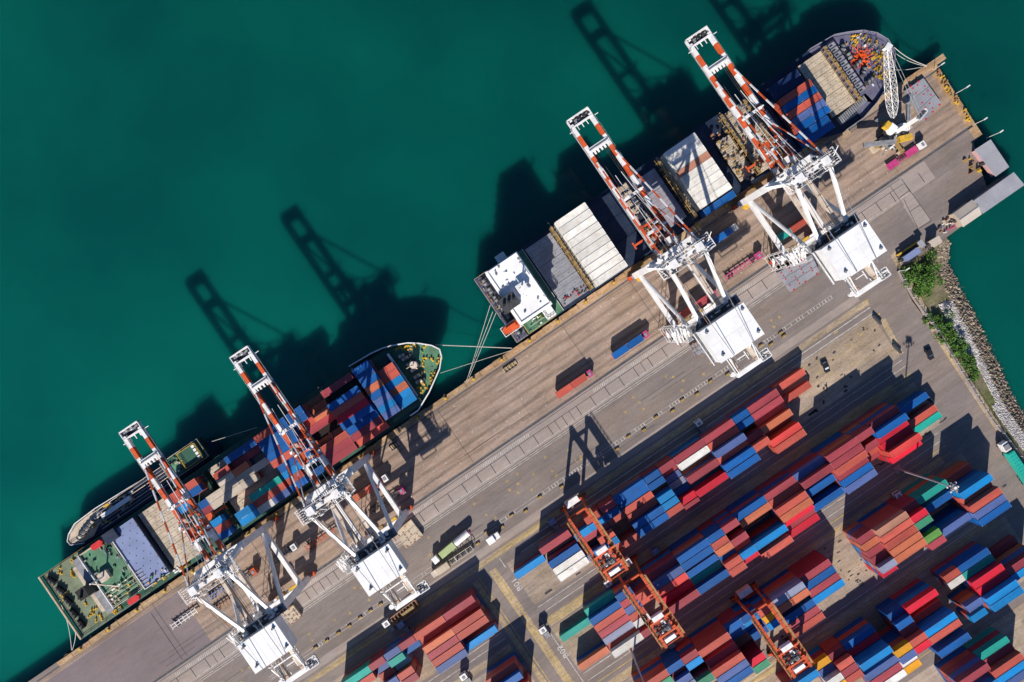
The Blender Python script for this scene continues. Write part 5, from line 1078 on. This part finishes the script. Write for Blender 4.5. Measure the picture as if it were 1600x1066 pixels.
# notice boards at the yard corners
for px,py,lab in ((1372,500,"small white gate post board at the top corner of the empty slab"),(1403,545,"small white board at the right corner of the empty slab"),(1452,622,"small white board at the top end of the second yard block")):
    u,w=S(px,py,1); m=MB(); m.box(-.1,.1,-2.0,2.0,.5,1.5,white); m.box(-.05,.05,-1.8,-1.6,0,.5,steel); m.box(-.05,.05,1.6,1.8,0,.5,steel); m.box(-.6,-.12,-1.8,1.8,.4,1.7,darksteel); o=m.build("notice_board"); toworld(o,u,w,0,.2); tag(o,lab,"board")
# wheel blocks and yard bits left on slabs
m=MB()
for i in range(60):
    b_=random.choice(((-40,110,-83,-81.5),(-40,115,-111.5,-110),(-30,120,-143.5,-142)))
    m.cbox(random.uniform(b_[0],b_[1]),random.uniform(b_[2],b_[3]),0,random.uniform(.8,3.2),random.uniform(.3,.9),.08,linedk)
for i in range(24): m.cbox(random.uniform(80,110),random.uniform(-82,-66),0,random.uniform(.5,1.2),random.uniform(.3,.8),.07,linedk,random.uniform(0,1))
for i in range(22): m.cbox(random.uniform(48,64),random.uniform(-142,-124),0,random.uniform(.5,1.4),random.uniform(.3,.6),.07,linedk)
o=structure(m.build("oil_stains"))
for i,(px,py,lab) in enumerate(((1292,607,"motorcycle left standing on the empty yard slab"),)):
    m=MB(); m.tube((-.7,-.06,.35),(-.7,.06,.35),.35,black,10); m.tube((.7,-.06,.35),(.7,.06,.35),.35,black,10); m.box(-.6,.6,-.15,.15,.4,.9,blackpaint); m.tube((.5,-.4,1.05),(.5,.4,1.05),.04,steel,5); m.beam((.5,0,1.05),(.7,0,.4),.08,.08,steel); o=m.build("motorcycle"); u,w=S(px,py,.5); toworld(o,u,w,0,1); tag(o,lab,"motorcycle")
# shore wall with fence posts
FW=[S(1402,424),S(1425,465),S(1462,517),S(1500,580),S(1545,652),S(1600,724),S(1660,820)]
m=MB()
for p,q in zip(FW,FW[1:]): m.beam((*p,.35),(*q,.35),.45,.75,panel_c)
o=m.build("shore_wall"); toworld(o,0,0); tag(o,"low concrete wall between the service road and the rocky shore","wall")
fr_=empty("shore_fence",*FW[0]); tag(fr_,"thin wire fence on posts along the low shore wall","fence"); m=MB(); mp_=MB()
for p,q in zip(FW,FW[1:]):
    n=int(math.dist(p,q)/3)
    for i in range(n): t_=i/n; x=p[0]+(q[0]-p[0])*t_-FW[0][0]; y=p[1]+(q[1]-p[1])*t_-FW[0][1]; m.box(x-.07,x+.07,y-.07,y+.07,.7,2.4,white)
    for z in (1.2,1.8,2.35): mp_.beam((p[0]-FW[0][0],p[1]-FW[0][1],z),(q[0]-FW[0][0],q[1]-FW[0][1],z),.05,.05,steel)
m.build("post",fr_)["kind"]="stuff"; mp_.build("wire",fr_)
# rocky slope: ground strip, white rubble, brown rocks
soil=gmat("shore_soil",(.17,.15,.09),(.12,.13,.05),.1,.3,.3,stainamt=.4)
mid=[S(1478,372,-1),S(1470,415,-1),S(1478,450,-1),S(1505,500,-1),S(1535,560,-1),S(1568,630,-1),S(1610,690,-1),S(1690,800,-1)]
low=[S(1484,380,-5),S(1482,410,-5),S(1500,440,-5),S(1530,495,-5),S(1558,555,-5),S(1590,625,-5),S(1630,690,-5),S(1720,800,-5)]
top=[S(1462,372),S(1402,424),S(1425,465),S(1462,517),S(1500,580),S(1545,652),S(1600,724),S(1680,850)]
m=MB()
n=len(top); vs=[(*p,.02) for p in top]+[(*p,-1.6) for p in mid]+[(*p,-5.5) for p in low]
m.add(vs,[(i,n+i,n+i+1,i+1) for i in range(n-1)]+[(n+i,2*n+i,2*n+i+1,n+i+1) for i in range(n-1)],soil)
structure(m.build("shore_bank"))
def lerp2(a_,b_,t_): return (a_[0]+(b_[0]-a_[0])*t_,a_[1]+(b_[1]-a_[1])*t_)
def pick(A,B,s,t_):
    i=min(int(s*(len(A)-1)),len(A)-2); f=s*(len(A)-1)-i; return lerp2(lerp2(A[i],A[i+1],f),lerp2(B[i],B[i+1],f),t_)
def rock(m,x,y,z,r,mt):
    vs=[];c=[(1,0,0),(-1,0,0),(0,1,0),(0,-1,0),(0,0,1),(0,0,-1),(.6,.6,.55),(-.6,.6,.5),(-.6,-.6,.55),(.6,-.6,.5)]
    g=random.uniform(0,6.28)
    for a_,b_,d in c[:6]:
        k=r*random.uniform(.7,1.25); X=a_*math.cos(g)-b_*math.sin(g); Y=a_*math.sin(g)+b_*math.cos(g); vs.append((x+X*k,y+Y*k,z+d*k*.75))
    m.add(vs,[(0,2,4),(2,1,4),(1,3,4),(3,0,4),(2,0,5),(1,2,5),(3,1,5),(0,3,5)],mt)
rw=mat("white_rubble",(.50,.48,.47),.8,.35,.7,(.25,.22,.2),.5); rb=mat("brown_rock",(.21,.165,.12),.85,.4,.6,(.08,.07,.05),.6); rb2=mat("pale_rock",(.34,.29,.23),.85,.4,.6,(.12,.1,.07),.5)
random.seed(31); m=MB()
for i in range(6200):
    s=random.uniform(.34,.99); t_=random.gauss(.78,.15) if s<.62 else random.uniform(.42,1.02)
    if t_>1.06 or t_<(.56 if s<.6 else .3): continue
    if .58<s<.70 and t_<.72: continue
    x,y=pick(top,mid,s,min(t_,1.05)); rock(m,x,y,-1.6*t_+.05,random.uniform(.2,.5),rw)
o=structure(m.build("white_gravel")); o["kind"]="stuff"
m=MB()
for i in range(3600):
    s=random.uniform(0,.99); t_=random.uniform(-.02,.98) 
    x,y=pick(mid,low,s,t_); rock(m,x,y,-1.6-t_*3.3,random.uniform(.3,.8) if random.random()<.93 else random.uniform(.8,1.15),random.choice((rb,rb,rb,rb2)))
for i in range(260):
    s=random.uniform(0,.1); x,y=pick(top,mid,s,random.uniform(.7,1)); rock(m,x,y,-1,random.uniform(.3,.7),random.choice((rb,rb2)))
o=structure(m.build("shore_rocks")); o["kind"]="stuff"
# bushes
leaf=[mat("leaf_green",(.06,.16,.014),.75,.5,.5),mat("leaf_dark",(.015,.05,.010),.75,.5,.5),mat("leaf_bright",(.12,.24,.02),.75,.4,.5)]
def bush(px,py,rx,ry,h,n,lab,rot=0):
    u,w=S(px,py,h*.5); r=empty("shrub",u,w,-.6,rot); tag(r,lab,"shrub","shrubs on the rocky shore"); m=MB()
    cl=[(random.gauss(0,.45)*rx,random.gauss(0,.45)*ry,random.uniform(.35,1)*h,random.uniform(.28,.5)*min(rx,ry)) for _ in range(int(8+rx*ry*.9))]
    for i in range(n):
        c=random.choice(cl); a_,b_=random.uniform(0,6.28),random.uniform(-.3,1.57); R=c[3]*random.uniform(.6,1.15)
        p=Vector((c[0]+R*math.cos(a_)*math.cos(b_),c[1]+R*math.sin(a_)*math.cos(b_),max(.1,c[2]*.75+R*math.sin(b_)*.8)))
        s=random.uniform(.16,.42); d=Vector((random.uniform(-1,1),random.uniform(-1,1),random.uniform(-.5,.5))).normalized(); e_=d.cross(Vector((random.uniform(-1,1),random.uniform(-1,1),1)).normalized())
        m.add([p-d*s,p-e_*s*.6,p+d*s,p+e_*s*.6],[(0,1,2,3)],random.choice((leaf[0],leaf[0],leaf[1],leaf[2])))
    m.build("foliage",r); m=MB()
    for k in range(4): m.tube((0,0,0),(random.uniform(-.5,.5)*rx,random.uniform(-.5,.5)*ry,h*.7),.12,brass,5,.04)
    m.build("trunk",r)
random.seed(41)
bush(1447,432,5.2,4.6,4.0,5200,"largest bright green shrub near the huts")
bush(1422,428,3.8,3.0,2.6,2400,"low green shrub between the largest one and the fence corner")
bush(1443,452,3.4,2.4,2.4,1500,"small green shrub just below the largest one")
bush(1462,500,2.6,3.4,2.4,1700,"slim green shrub hugging the wall above the long shrub")
bush(1482,520,3.6,4.6,3.2,2600,"long dark green shrub at the middle of the shore")
bush(1500,548,3.4,3.8,3.0,2000,"green shrub next below the long dark one")
bush(1514,568,3.0,3.0,2.6,1500,"lowest green shrub beside the white rubble tip")
bush(1524,590,1.6,2.0,1.2,500,"tiny low shrub at the wall below the others")
o=LOWER.build("stacked_containers"); toworld(o,0,0); o["kind"]="stuff"; tag(o,"lower and smaller containers filling out the stacks beneath the topmost ones","shipping containers")
print("containers as things:",CNT,"objects",len(bpy.data.objects))
